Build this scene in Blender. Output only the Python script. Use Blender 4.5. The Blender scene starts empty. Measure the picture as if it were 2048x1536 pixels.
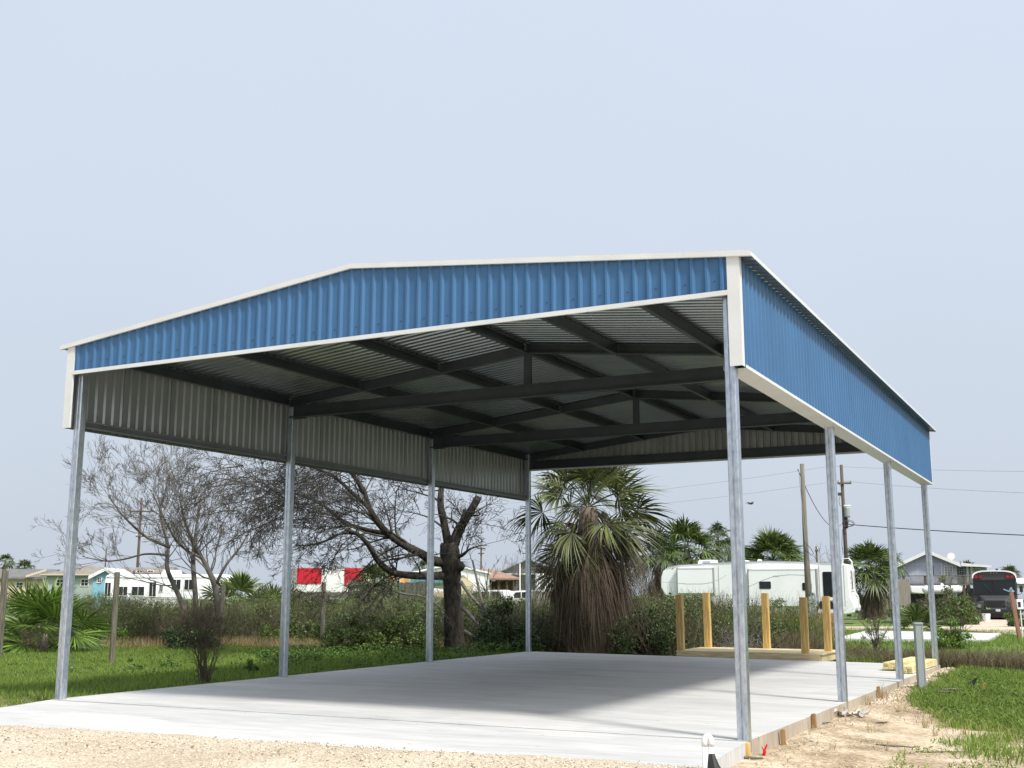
import bpy, math, random
import numpy as np
from mathutils import Vector, Matrix

# ------------------------------------------------------------------ camera, sky, sun, exposure
S = bpy.context.scene
CAM = np.array([12.0877, -10.5121, 1.3275])
YAW, PITCH, FPX = 0.47615, 0.18273, 2265.84       # calibrated from the carport's edges
FW = np.array([-math.sin(YAW)*math.cos(PITCH), math.cos(YAW)*math.cos(PITCH), math.sin(PITCH)])
RT = np.array([math.cos(YAW), math.sin(YAW), 0.0])
UP = np.cross(RT, FW)
cam = bpy.data.cameras.new('camera')
camo = bpy.data.objects.new('camera', cam)
S.collection.objects.link(camo)
camo.matrix_world = Matrix(((RT[0], UP[0], -FW[0], CAM[0]), (RT[1], UP[1], -FW[1], CAM[1]),
                            (RT[2], UP[2], -FW[2], CAM[2]), (0, 0, 0, 1)))
cam.sensor_width = 36
cam.lens = FPX/2048*36
cam.clip_start = 0.1
cam.clip_end = 3000
S.camera = camo

SUNV = np.array([.713, -.31, 1.0]); SUNV /= np.linalg.norm(SUNV)
sun = bpy.data.lights.new('sun', 'SUN')
sun.energy = 3.25
sun.angle = math.radians(7)
sun.color = (1.0, .965, .91)
suno = bpy.data.objects.new('sun', sun)
suno.rotation_euler = Vector(SUNV).to_track_quat('Z', 'Y').to_euler()
S.collection.objects.link(suno)

world = bpy.data.worlds.new("World")
S.world = world
world.use_nodes = True
wn = world.node_tree; wn.nodes.clear()
wo = wn.nodes.new('ShaderNodeOutputWorld'); wb = wn.nodes.new('ShaderNodeBackground')
sky = wn.nodes.new('ShaderNodeTexSky')
sky.sky_type = 'NISHITA'; sky.sun_disc = False
sky.sun_elevation = math.asin(SUNV[2])
sky.sun_rotation = math.atan2(SUNV[0], SUNV[1])
sky.air_density = 1.0; sky.dust_density = 6.0; sky.ozone_density = 1.0; sky.altitude = 0
mixn = wn.nodes.new('ShaderNodeMix'); mixn.data_type = 'RGBA'
# thin high overcast veil over the clear sky
tcw = wn.nodes.new('ShaderNodeTexCoord'); nzw = wn.nodes.new('ShaderNodeTexNoise')
nzw.inputs['Scale'].default_value = 1.6; nzw.inputs['Detail'].default_value = 3
rw = wn.nodes.new('ShaderNodeValToRGB')
rw.color_ramp.elements[0].position = .0; rw.color_ramp.elements[0].color = (4.85, 5.4, 6.2, 1)
rw.color_ramp.elements[1].position = .62; rw.color_ramp.elements[1].color = (5.75, 6.4, 7.5, 1)
ke = rw.color_ramp.elements.new(.3); ke.color = (5.4, 5.98, 6.95, 1)
sxw = wn.nodes.new('ShaderNodeSeparateXYZ'); wn.links.new(tcw.outputs['Generated'], sxw.inputs[0])
adw = wn.nodes.new('ShaderNodeMath'); adw.operation = 'MULTIPLY_ADD'; adw.inputs[1].default_value = .5
wn.links.new(tcw.outputs['Generated'], nzw.inputs['Vector'])
sbw = wn.nodes.new('ShaderNodeMath'); sbw.operation = 'SUBTRACT'; sbw.inputs[1].default_value = .25
wn.links.new(nzw.outputs['Fac'], adw.inputs[0]); wn.links.new(sxw.outputs[2], adw.inputs[2]); wn.links.new(adw.outputs[0], sbw.inputs[0])
wn.links.new(sbw.outputs[0], rw.inputs['Fac'])
mixn.inputs[0].default_value = .88
wn.links.new(sky.outputs[0], mixn.inputs[6]); wn.links.new(rw.outputs[0], mixn.inputs[7])
# bright aureole of the hazy sun, behind and to the right of the camera
dpw = wn.nodes.new('ShaderNodeVectorMath'); dpw.operation = 'DOT_PRODUCT'; dpw.inputs[1].default_value = tuple(SUNV)
nmw = wn.nodes.new('ShaderNodeVectorMath'); nmw.operation = 'NORMALIZE'; wn.links.new(tcw.outputs['Generated'], nmw.inputs[0]); wn.links.new(nmw.outputs[0], dpw.inputs[0])
mxw = wn.nodes.new('ShaderNodeMath'); mxw.operation = 'MAXIMUM'; mxw.inputs[1].default_value = 0; wn.links.new(dpw.outputs['Value'], mxw.inputs[0])
pww = wn.nodes.new('ShaderNodeMath'); pww.operation = 'POWER'; pww.inputs[1].default_value = 7; wn.links.new(mxw.outputs[0], pww.inputs[0])
aur = wn.nodes.new('ShaderNodeMix'); aur.data_type = 'RGBA'; aur.blend_type = 'ADD'; aur.clamp_result = False
aur.inputs[7].default_value = (12.5, 12.0, 11.2, 1)
wn.links.new(pww.outputs[0], aur.inputs[0]); wn.links.new(mixn.outputs[2], aur.inputs[6])
wn.links.new(aur.outputs[2], wb.inputs[0]); wb.inputs[1].default_value = .1
wn.links.new(wb.outputs[0], wo.inputs[0])

S.view_settings.view_transform = 'Standard'
S.view_settings.look = 'None'
S.view_settings.exposure = 0.4
S.view_settings.gamma = 1
S.render.engine = 'CYCLES'
S.cycles.max_bounces = 6

# ------------------------------------------------------------------ helpers
R = random.Random(7)
NR = np.random.default_rng(11)
COL = S.collection

def ray(u, v): return FW + RT*((u-1024)/FPX) - UP*((v-768)/FPX)
def PX(u, v, D): return CAM + ray(u, v)*D
def G(u, v, z=0.0):
    d = ray(u, v); return CAM + d*((z-CAM[2])/d[2])
def F(u, D, z=-.2):
    p = CAM + ray(u, 1187)*D; return np.array([p[0], p[1], z])

def nrm(a):
    a = np.asarray(a, float); n = np.linalg.norm(a); return a/n if n > 1e-9 else a

class MB:
    def __init__(s): s.v = []; s.f = []; s.mi = []; s.m = 0
    def add(s, vs, fs, m=None):
        b = len(s.v); s.v.extend([tuple(map(float, q)) for q in vs])
        mm = s.m if m is None else m
        for f in fs: s.f.append(tuple(b+i for i in f)); s.mi.append(mm)
    def box(s, x0, x1, y0, y1, z0, z1, m=None):
        s.add([(x0,y0,z0),(x1,y0,z0),(x1,y1,z0),(x0,y1,z0),(x0,y0,z1),(x1,y0,z1),(x1,y1,z1),(x0,y1,z1)],
              [(0,3,2,1),(4,5,6,7),(0,1,5,4),(1,2,6,5),(2,3,7,6),(3,0,4,7)], m)
    def beam(s, a, b, w, h, m=None, up=(0,0,1)):
        a = np.array(a, float); b = np.array(b, float); d = nrm(b-a)
        sd = nrm(np.cross(d, up)); u = np.cross(sd, d)
        q = []
        for p in (a, b):
            for i, j in ((-1,-1),(1,-1),(1,1),(-1,1)): q.append(p+sd*i*w/2+u*j*h/2)
        s.add(q, [(0,1,2,3),(7,6,5,4),(0,4,5,1),(1,5,6,2),(2,6,7,3),(3,7,4,0)], m)
    def tube(s, pts, rad, n=6, cap=True, m=None):
        pts = [np.array(p, float) for p in pts]
        k = len(pts)
        if not hasattr(rad, '__len__'): rad = [rad]*k
        vs = []; pr = None
        for i, p in enumerate(pts):
            t = nrm(pts[min(i+1,k-1)]-pts[max(i-1,0)])
            if pr is None: pr = nrm(np.cross(t, (0.31,.17,.93) if abs(t[2]) < .9 else (1,0,0)))
            a = nrm(pr - t*np.dot(pr, t)); b = np.cross(t, a); pr = a
            for j in range(n):
                q = 2*math.pi*j/n
                vs.append(p+(a*math.cos(q)+b*math.sin(q))*rad[i])
        fs = []
        for i in range(k-1):
            for j in range(n):
                fs.append((i*n+j, i*n+(j+1)%n, (i+1)*n+(j+1)%n, (i+1)*n+j))
        if cap: fs.append(tuple(range(n-1,-1,-1))); fs.append(tuple((k-1)*n+j for j in range(n)))
        s.add(vs, fs, m)
    def prism(s, poly, a, b, axis='y', m=None):
        """poly: 2D list in the plane perpendicular to axis, extruded from a to b"""
        n = len(poly); vs = []
        for t in (a, b):
            for (p, q) in poly:
                vs.append({'y': (p, t, q), 'x': (t, p, q), 'z': (p, q, t)}[axis])
        fs = [tuple(range(n)), tuple(range(2*n-1, n-1, -1))]
        for i in range(n):
            j = (i+1) % n; fs.append((i, i+n, j+n, j))
        s.add(vs, fs, m)
    def lathe(s, prof, c=(0,0,0), n=16, m=None):
        vs = []; k = len(prof)
        for (r, z) in prof:
            for j in range(n):
                a = 2*math.pi*j/n; vs.append((c[0]+r*math.cos(a), c[1]+r*math.sin(a), c[2]+z))
        fs = [(i*n+j, i*n+(j+1)%n, (i+1)*n+(j+1)%n, (i+1)*n+j) for i in range(k-1) for j in range(n)]
        fs += [tuple(range(n-1,-1,-1)), tuple((k-1)*n+j for j in range(n))]
        s.add(vs, fs, m)
    def build(s, name, mats, parent=None, smooth=False, bevel=0, fixn=True):
        me = bpy.data.meshes.new(name)
        me.from_pydata(s.v, [], s.f)
        if not isinstance(mats, (list, tuple)): mats = [mats]
        for mt in mats: me.materials.append(mt)
        me.polygons.foreach_set('material_index', s.mi)
        if smooth: me.polygons.foreach_set('use_smooth', [True]*len(s.f))
        me.update()
        if fixn and len(s.f) < 4000:
            import bmesh
            bm = bmesh.new(); bm.from_mesh(me); bmesh.ops.recalc_face_normals(bm, faces=bm.faces); bm.to_mesh(me); bm.free()
        o = bpy.data.objects.new(name, me); COL.objects.link(o)
        if parent is not None: o.parent = parent
        if bevel:
            bv = o.modifiers.new('bevel', 'BEVEL'); bv.width = bevel; bv.segments = 2; bv.limit_method = 'ANGLE'
        return o

def np_obj(name, V, Fq, mat, parent=None, smooth=False, mi=None):
    """V (n,3), Fq (m,k) arrays -> object"""
    V = np.asarray(V, np.float32); Fq = np.asarray(Fq, np.int32); m, k = Fq.shape
    me = bpy.data.meshes.new(name)
    me.vertices.add(len(V)); me.vertices.foreach_set('co', V.ravel())
    me.loops.add(m*k); me.loops.foreach_set('vertex_index', Fq.ravel())
    me.polygons.add(m); me.polygons.foreach_set('loop_start', np.arange(0, m*k, k, dtype=np.int32))
    try: me.polygons.foreach_set('loop_total', np.full(m, k, dtype=np.int32))
    except Exception: pass
    for mt in (mat if isinstance(mat, (list, tuple)) else [mat]): me.materials.append(mt)
    if mi is not None: me.polygons.foreach_set('material_index', np.asarray(mi, np.int32))
    if smooth: me.polygons.foreach_set('use_smooth', np.ones(m, dtype=bool))
    me.update(calc_edges=True); me.validate()
    o = bpy.data.objects.new(name, me); COL.objects.link(o)
    if parent is not None: o.parent = parent
    return o

def tag(o, label=None, cat=None, group=None, kind=None):
    if label: o['label'] = label
    if cat: o['category'] = cat
    if group: o['group'] = group
    if kind: o['kind'] = kind
    return o
def thing(name, label, cat, loc=(0,0,0), rz=0, group=None):
    o = bpy.data.objects.new(name, None); COL.objects.link(o)
    o.empty_display_size = .2
    o.location = tuple(map(float, loc)); o.rotation_euler = (0, 0, rz)
    return tag(o, label, cat, group)
def copy_tree(o, parent=None):
    c = o.copy(); COL.objects.link(c)
    if parent is not None: c.parent = parent
    for ch in list(o.children): copy_tree(ch, c)
    return c
CHILD = {}

# ------------------------------------------------------------------ materials
def M(name, col, rough=.75, metal=0.0, var=.12, scale=3.0, col2=None, island=0, bump=0, bscale=40,
      stretch=None, trans=0, coord='Object', detail=6, spec=None):
    m = bpy.data.materials.new(name); m.use_nodes = True
    nt = m.node_tree; N = nt.nodes; L = nt.links
    b = N['Principled BSDF']; b.inputs['Roughness'].default_value = rough; b.inputs['Metallic'].default_value = metal
    if spec is not None: b.inputs['Specular IOR Level'].default_value = spec
    tc = N.new('ShaderNodeTexCoord'); mp = N.new('ShaderNodeMapping')
    L.new(tc.outputs[coord], mp.inputs[0])
    if stretch: mp.inputs['Scale'].default_value = stretch
    nz = N.new('ShaderNodeTexNoise'); nz.inputs['Scale'].default_value = scale; nz.inputs['Detail'].default_value = detail
    L.new(mp.outputs[0], nz.inputs['Vector'])
    c = np.array(col); c2 = np.array(col2) if col2 is not None else c
    rp = N.new('ShaderNodeValToRGB'); e = rp.color_ramp.elements
    e[0].position = .32; e[1].position = .68
    e[0].color = (*np.clip(c*(1-var), 0, 1), 1); e[1].color = (*np.clip(c2*(1+var), 0, 1), 1)
    L.new(nz.outputs['Fac'], rp.inputs['Fac'])
    out = rp.outputs[0]
    if island:
        g = N.new('ShaderNodeNewGeometry')
        ad = N.new('ShaderNodeMath'); ad.operation = 'MULTIPLY_ADD'
        ad.inputs[1].default_value = island
        L.new(g.outputs['Random Per Island'], ad.inputs[0])
        sc = N.new('ShaderNodeMath'); sc.operation = 'MULTIPLY'; sc.inputs[1].default_value = 1-island
        L.new(nz.outputs['Fac'], sc.inputs[0]); L.new(sc.outputs[0], ad.inputs[2])
        e[0].position = .15; e[1].position = .85
        L.new(ad.outputs[0], rp.inputs['Fac'])
    L.new(out, b.inputs['Base Color'])
    if bump:
        n2 = N.new('ShaderNodeTexNoise'); n2.inputs['Scale'].default_value = bscale; n2.inputs['Detail'].default_value = 5
        L.new(mp.outputs[0], n2.inputs['Vector'])
        bp = N.new('ShaderNodeBump'); bp.inputs['Strength'].default_value = bump; bp.inputs['Distance'].default_value = .02
        L.new(n2.outputs['Fac'], bp.inputs['Height']); L.new(bp.outputs[0], b.inputs['Normal'])
    if trans:
        tr = N.new('ShaderNodeBsdfTranslucent'); mx = N.new('ShaderNodeMixShader'); mx.inputs[0].default_value = trans
        L.new(out, tr.inputs[0]); L.new(b.outputs[0], mx.inputs[1]); L.new(tr.outputs[0], mx.inputs[2])
        L.new(mx.outputs[0], N['Material Output'].inputs[0])
    m['rp'] = rp.name
    return m

m_blue = M('blue_painted_steel', (.036,.118,.25), .36, 0, .04, 1.2, col2=(.041,.13,.268), bump=.12, bscale=1.6)
m_trim = M('white_trim', (.63,.645,.63), .35, 0, .05, 2)
m_inner = M('galvalume_backer', (.33,.355,.355), .36, .6, .12, 2.0, stretch=(1,1,.4))
m_roof_in = M('galvalume_roof', (.29,.32,.32), .30, .88, .12, 1.5)
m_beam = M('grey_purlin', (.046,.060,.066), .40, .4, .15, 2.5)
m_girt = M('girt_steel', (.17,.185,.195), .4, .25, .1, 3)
m_black = M('black', (.012,.012,.013), .5)
m_dark = M('dark', (.03,.03,.032), .5)
m_wood_new = M('new_pine', (.47,.29,.085), .65, 0, .22, 3, col2=(.60,.42,.16), stretch=(14,14,.8), bump=.15)
m_wood_newh = M('new_pine_flat', (.62,.50,.26), .65, 0, .15, 3, col2=(.72,.60,.36), stretch=(1,10,10), bump=.1)
m_wood_lum = M('lumber', (.60,.51,.23), .65, 0, .15, 3, col2=(.70,.61,.33), stretch=(12,1,12), bump=.1)
m_wood_fence = M('weathered_fence', (.15,.13,.105), .85, 0, .3, 3, col2=(.22,.20,.17), stretch=(5,5,.6), bump=.3)
m_wood_post = M('weathered_post', (.10,.092,.068), .9, 0, .3, 4, col2=(.17,.16,.12), stretch=(14,14,.8), bump=.6)
m_wood_pole = M('utility_pole_wood', (.105,.075,.055), .85, 0, .25, 3, stretch=(8,8,.6), bump=.4)
m_pole_grey = M('bleached_pole', (.16,.14,.105), .85, 0, .22, 3, stretch=(8,8,.5), bump=.4)
m_stakew = M('stake_wood', (.30,.18,.08), .85, 0, .3, 3, stretch=(6,6,.7))
m_red_wood = M('cedar_boards', (.26,.13,.08), .8, 0, .2, 3, stretch=(5,5,.6))
m_bark = M('bark', (.014,.012,.009), .95, 0, .45, 5, col2=(.045,.039,.03), stretch=(3,3,1), bump=1.0, bscale=14)
m_twig = M('twig', (.03,.027,.022), .9, 0, .3, 2, col2=(.065,.06,.05))
m_twig_pale = M('pale_twig', (.085,.077,.067), .9, 0, .3, 2, col2=(.17,.155,.135))
m_twig_brown = M('brown_twig', (.06,.048,.03), .9, 0, .3, 2, col2=(.125,.10,.066))
m_palm_g = M('palm_leaf', (.028,.052,.012), .42, 0, .35, 2, col2=(.13,.175,.045), island=.7, trans=.25)
m_palm_big = M('torn_palm_leaf', (.022,.034,.010), .45, 0, .4, 2, col2=(.125,.15,.042), island=.75, trans=.2)
m_palm_g2 = M('fan_palm_leaf', (.06,.125,.018), .4, 0, .3, 2, col2=(.17,.26,.05), island=.7, trans=.28)
m_palm_far = M('far_palm_leaf', (.025,.045,.014), .5, 0, .35, 1, col2=(.09,.125,.04), island=.7, trans=.2)
m_palm_dead = M('dead_frond', (.035,.027,.019), .85, 0, .4, 2, col2=(.17,.13,.09), island=.75, trans=.1)
m_palm_trunk = M('palm_trunk', (.09,.07,.055), .95, 0, .4, 6, col2=(.17,.14,.11), bump=1)
m_grass = M('grass_blade', (.06,.125,.013), .6, 0, .3, .8, col2=(.24,.335,.055), island=.55, trans=.35)
m_grass_tan = M('dry_grass', (.22,.165,.075), .75, 0, .3, .5, col2=(.42,.33,.17), island=.6, trans=.25)
m_marsh = M('marsh_grass', (.06,.052,.022), .75, 0, .35, .35, col2=(.17,.14,.07), island=.55, trans=.2)
m_leaf = M('shrub_leaf', (.045,.08,.016), .5, 0, .3, .6, col2=(.14,.19,.045), island=.6, trans=.25)
m_leaf_b = M('bright_leaf', (.08,.16,.02), .45, 0, .3, .6, col2=(.22,.34,.06), island=.6, trans=.3)
m_leaf_d = M('dark_leaf', (.018,.038,.01), .5, 0, .3, .8, col2=(.06,.095,.024), island=.6, trans=.15)
m_brush = M('brush_stem', (.042,.048,.02), .85, 0, .3, .3, col2=(.135,.135,.065), island=.6, trans=.2)
m_weed = M('weed_leaf', (.04,.09,.012), .55, 0, .3, .5, col2=(.11,.19,.03), island=.6, trans=.25)
m_white = M('white_gelcoat', (.86,.86,.87), .3, 0, .03, .8)
m_white2 = M('white_metal_siding', (.74,.74,.72), .5, 0, .05, 1)
m_red = M('red_panel', (.55,.012,.03), .5, 0, .1, .6)
m_glass = M('dark_window', (.012,.016,.018), .08, 0, .1, 1)
m_glass_b = M('pale_window', (.25,.27,.26), .15, 0, .3, 1)
m_grey = M('grey_plastic', (.30,.34,.335), .5, 0, .05, 2)
m_greyroof = M('grey_shingles', (.15,.145,.14), .9, 0, .2, 2, bump=.3)
m_tanroof = M('tan_shingles', (.23,.205,.175), .9, 0, .15, 2)
m_brownroof = M('brown_shingles', (.27,.175,.125), .9, 0, .15, 2)
m_tealroof = M('teal_metal_roof', (.03,.12,.11), .5, 0, .1, 1)
m_bluegrey = M('blue_grey_siding', (.40,.43,.52), .7, 0, .06, 1, stretch=(6,6,.3))
m_skyblue = M('sky_blue_siding', (.20,.42,.52), .7, 0, .08, 1)
m_cream = M('cream_stucco', (.58,.50,.34), .8, 0, .06, 1)
m_palegreen = M('pale_green_wall', (.36,.42,.38), .8, 0, .08, 1)
m_orange = M('orange_stucco', (.62,.36,.14), .8, 0, .08, 1)
m_busbody = M('matte_bus_grey', (.055,.058,.062), .45, 0, .1, 1)
m_pvc = M('white_pvc', (.80,.80,.79), .35, 0, .03, 5)
m_redplastic = M('red_plastic', (.6,.01,.02), .4)
m_redlens = M('red_lens', (.25,.02,.02), .25)
m_metal = M('steel', (.35,.36,.37), .4, .7, .1, 4)
m_wire = M('wire', (.05,.05,.055), .6)
m_wirelt = M('pale_wire', (.28,.29,.31), .6)
m_stone = M('white_stone', (.44,.41,.36), .8, 0, .2, 8)
m_pebble = M('pebble', (.32,.25,.17), .85, 0, .2, 1, col2=(.78,.69,.55), island=.9)
m_straw = M('straw', (.12,.08,.045), .85, 0, .3, 2, col2=(.56,.46,.30), island=.8)
m_paper = M('paper', (.78,.78,.76), .7)
m_orangep = M('faded_orange', (.55,.16,.06), .7)
m_rubber = M('tyre', (.02,.02,.02), .8)
m_lightblue = M('light_blue_plastic', (.25,.50,.58), .5)

def mat_concrete(stain=False):
    m = bpy.data.materials.new('concrete_edge' if stain else 'concrete'); m.use_nodes = True
    nt = m.node_tree; N = nt.nodes; L = nt.links; b = N['Principled BSDF']
    tc = N.new('ShaderNodeTexCoord'); mp = N.new('ShaderNodeMapping'); L.new(tc.outputs['Object'], mp.inputs[0])
    mp.inputs['Scale'].default_value = (.32, 1.5, 1); mp.inputs['Rotation'].default_value = (0, 0, .12)
    n1 = N.new('ShaderNodeTexNoise'); n1.inputs['Scale'].default_value = 1.5; n1.inputs['Detail'].default_value = 7; n1.inputs['Roughness'].default_value = .6
    L.new(mp.outputs[0], n1.inputs['Vector'])
    r1 = N.new('ShaderNodeValToRGB'); e = r1.color_ramp.elements; e[0].position = .25; e[1].position = .72
    if stain: e[0].color = (.36,.275,.18,1); e[1].color = (.50,.45,.37,1)
    else: e[0].color = (.505,.50,.478,1); e[1].color = (.665,.655,.63,1)
    L.new(n1.outputs['Fac'], r1.inputs['Fac'])
    # trowel streaks, sharper and longer
    mp2 = N.new('ShaderNodeMapping'); L.new(tc.outputs['Object'], mp2.inputs[0]); mp2.inputs['Scale'].default_value = (.7, 7, 1)
    n2 = N.new('ShaderNodeTexNoise'); n2.inputs['Scale'].default_value = 2.2; n2.inputs['Detail'].default_value = 4
    L.new(mp2.outputs[0], n2.inputs['Vector'])
    r2 = N.new('ShaderNodeValToRGB'); e = r2.color_ramp.elements; e[0].position = .35; e[1].position = .6
    e[0].color = (.80,.81,.82,1); e[1].color = (1,1,1,1); L.new(n2.outputs['Fac'], r2.inputs['Fac'])
    mx = N.new('ShaderNodeMix'); mx.data_type = 'RGBA'; mx.blend_type = 'MULTIPLY'; mx.inputs[0].default_value = .75
    L.new(r1.outputs[0], mx.inputs[6]); L.new(r2.outputs[0], mx.inputs[7])
    # small dark specks
    n3 = N.new('ShaderNodeTexNoise'); n3.inputs['Scale'].default_value = 9; n3.inputs['Detail'].default_value = 2
    L.new(tc.outputs['Object'], n3.inputs['Vector'])
    r3 = N.new('ShaderNodeValToRGB'); e = r3.color_ramp.elements; e[0].position = .24; e[1].position = .29
    e[0].color = (.55,.5,.45,1); e[1].color = (1,1,1,1); L.new(n3.outputs['Fac'], r3.inputs['Fac'])
    mx2 = N.new('ShaderNodeMix'); mx2.data_type = 'RGBA'; mx2.blend_type = 'MULTIPLY'; mx2.inputs[0].default_value = .8
    L.new(mx.outputs[2], mx2.inputs[6]); L.new(r3.outputs[0], mx2.inputs[7])
    # faint rectangular trowel patches
    mp4 = N.new('ShaderNodeMapping'); L.new(tc.outputs['Object'], mp4.inputs[0]); mp4.inputs['Scale'].default_value = (.42, .95, 1); mp4.inputs['Rotation'].default_value = (0, 0, .03)
    vo = N.new('ShaderNodeTexVoronoi'); vo.distance = 'CHEBYCHEV'; vo.inputs['Scale'].default_value = 1.0; vo.inputs['Randomness'].default_value = .8
    L.new(mp4.outputs[0], vo.inputs['Vector']); sc4 = N.new('ShaderNodeSeparateColor'); L.new(vo.outputs['Color'], sc4.inputs[0])
    r4 = N.new('ShaderNodeValToRGB'); r4.color_ramp.elements[0].color = (.84,.855,.87,1); r4.color_ramp.elements[1].color = (1.0,1.0,1.0,1); L.new(sc4.outputs[0], r4.inputs['Fac'])
    mx3 = N.new('ShaderNodeMix'); mx3.data_type = 'RGBA'; mx3.blend_type = 'MULTIPLY'; mx3.inputs[0].default_value = .8
    L.new(mx2.outputs[2], mx3.inputs[6]); L.new(r4.outputs[0], mx3.inputs[7])
    L.new(mx3.outputs[2], b.inputs['Base Color'])
    rr = N.new('ShaderNodeMapRange'); rr.inputs[3].default_value = .62; rr.inputs[4].default_value = .88
    L.new(n1.outputs['Fac'], rr.inputs[0]); L.new(rr.outputs[0], b.inputs['Roughness'])
    nb = N.new('ShaderNodeTexNoise'); nb.inputs['Scale'].default_value = 60; nb.inputs['Detail'].default_value = 3
    L.new(tc.outputs['Object'], nb.inputs['Vector'])
    bp = N.new('ShaderNodeBump'); bp.inputs['Strength'].default_value = .15; bp.inputs['Distance'].default_value = .01
    L.new(nb.outputs['Fac'], bp.inputs['Height']); L.new(bp.outputs[0], b.inputs['Normal'])
    return m
m_conc = mat_concrete(); m_conc_edge = mat_concrete(True)

def mat_galv():
    m = bpy.data.materials.new('galvanised_steel'); m.use_nodes = True
    nt = m.node_tree; N = nt.nodes; L = nt.links; b = N['Principled BSDF']
    tc = N.new('ShaderNodeTexCoord'); mp = N.new('ShaderNodeMapping'); L.new(tc.outputs['Object'], mp.inputs[0])
    mp.inputs['Scale'].default_value = (6, 6, 2.2)
    n1 = N.new('ShaderNodeTexNoise'); n1.inputs['Scale'].default_value = 5; n1.inputs['Detail'].default_value = 8; n1.inputs['Roughness'].default_value = .7
    L.new(mp.outputs[0], n1.inputs['Vector'])
    r1 = N.new('ShaderNodeValToRGB'); e = r1.color_ramp.elements; e[0].position = .34; e[1].position = .66
    e[0].color = (.36,.41,.47,1); e[1].color = (.62,.665,.71,1); L.new(n1.outputs['Fac'], r1.inputs['Fac'])
    L.new(r1.outputs[0], b.inputs['Base Color'])
    b.inputs['Metallic'].default_value = .88; b.inputs['Roughness'].default_value = .33
    bp = N.new('ShaderNodeBump'); bp.inputs['Strength'].default_value = .12; bp.inputs['Distance'].default_value = .01
    L.new(n1.outputs['Fac'], bp.inputs['Height']); L.new(bp.outputs[0], b.inputs['Normal'])
    return m
m_galv = mat_galv()

def mat_ground(name, c1, c2, c3, scale=.6, fine=45, bump=.6, pebbly=0):
    m = bpy.data.materials.new(name); m.use_nodes = True
    nt = m.node_tree; N = nt.nodes; L = nt.links; b = N['Principled BSDF']; b.inputs['Roughness'].default_value = .95
    tc = N.new('ShaderNodeTexCoord')
    n1 = N.new('ShaderNodeTexNoise'); n1.inputs['Scale'].default_value = scale; n1.inputs['Detail'].default_value = 8
    L.new(tc.outputs['Object'], n1.inputs['Vector'])
    r1 = N.new('ShaderNodeValToRGB'); e = r1.color_ramp.elements; e[0].position = .3; e[1].position = .7
    e[0].color = (*c1, 1); e[1].color = (*c3, 1); k = e.new(.5); k.color = (*c2, 1); L.new(n1.outputs['Fac'], r1.inputs['Fac'])
    n2 = N.new('ShaderNodeTexVoronoi' if pebbly else 'ShaderNodeTexNoise'); n2.inputs['Scale'].default_value = fine
    L.new(tc.outputs['Object'], n2.inputs['Vector'])
    r2 = N.new('ShaderNodeValToRGB'); e = r2.color_ramp.elements
    e[0].color = (.68,.66,.63,1); e[1].color = (1.25,1.25,1.22,1)
    if pebbly:
        sx = N.new('ShaderNodeSeparateColor'); L.new(n2.outputs['Color'], sx.inputs[0]); L.new(sx.outputs[0], r2.inputs['Fac'])
    else:
        e[0].position = .3; e[1].position = .7; L.new(n2.outputs['Fac'], r2.inputs['Fac'])
    mx = N.new('ShaderNodeMix'); mx.data_type = 'RGBA'; mx.blend_type = 'MULTIPLY'; mx.inputs[0].default_value = .9
    L.new(r1.outputs[0], mx.inputs[6]); L.new(r2.outputs[0], mx.inputs[7]); L.new(mx.outputs[2], b.inputs['Base Color'])
    bp = N.new('ShaderNodeBump'); bp.inputs['Strength'].default_value = bump; bp.inputs['Distance'].default_value = .02
    L.new(n2.outputs[0], bp.inputs['Height']); L.new(bp.outputs[0], b.inputs['Normal'])
    return m
m_soil = mat_ground('turf_soil', (.05,.075,.018), (.075,.10,.025), (.12,.13,.045))
m_gravel = mat_ground('gravel', (.46,.385,.285), (.54,.46,.35), (.62,.55,.44), .8, 55, .7, pebbly=1)
m_sand = mat_ground('sand', (.27,.20,.13), (.47,.375,.26), (.61,.52,.395), 2.2, 18, 1.0)
m_far_lawn = mat_ground('far_lawn', (.07,.125,.02), (.10,.165,.03), (.16,.20,.06), .35, 5, .5)
m_shell = mat_ground('shell_drive', (.42,.34,.25), (.52,.43,.34), (.60,.52,.43), .5, 6, .5)

# ------------------------------------------------------------------ terrain
def vnoise(x, y, s, seed=0):
    """cheap smooth value noise in 0..1"""
    x = np.asarray(x, float)/s; y = np.asarray(y, float)/s
    xi = np.floor(x).astype(int); yi = np.floor(y).astype(int); fx = x-xi; fy = y-yi
    fx = fx*fx*(3-2*fx); fy = fy*fy*(3-2*fy)
    def h(a, b):
        n = (a*374761393 + b*668265263 + seed*1442695041) & 0x7fffffff
        n = ((n ^ (n >> 13))*1274126177) & 0x7fffffff
        return ((n ^ (n >> 16)) & 0xffff)/65535.0
    return (h(xi,yi)*(1-fx)+h(xi+1,yi)*fx)*(1-fy)+(h(xi,yi+1)*(1-fx)+h(xi+1,yi+1)*fx)*fy
def sst(a, b, x):
    t = np.clip((np.asarray(x, float)-a)/(b-a), 0, 1); return t*t*(3-2*t)
def lawn_edge(x):           # right-hand lawn begins beyond this y
    return np.interp(x, [9.0, 9.25, 9.7, 10.3, 11.2, 13, 20], [9.6, 7.9, 5.9, 4.4, 3.6, 3.3, 3.0])
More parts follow.
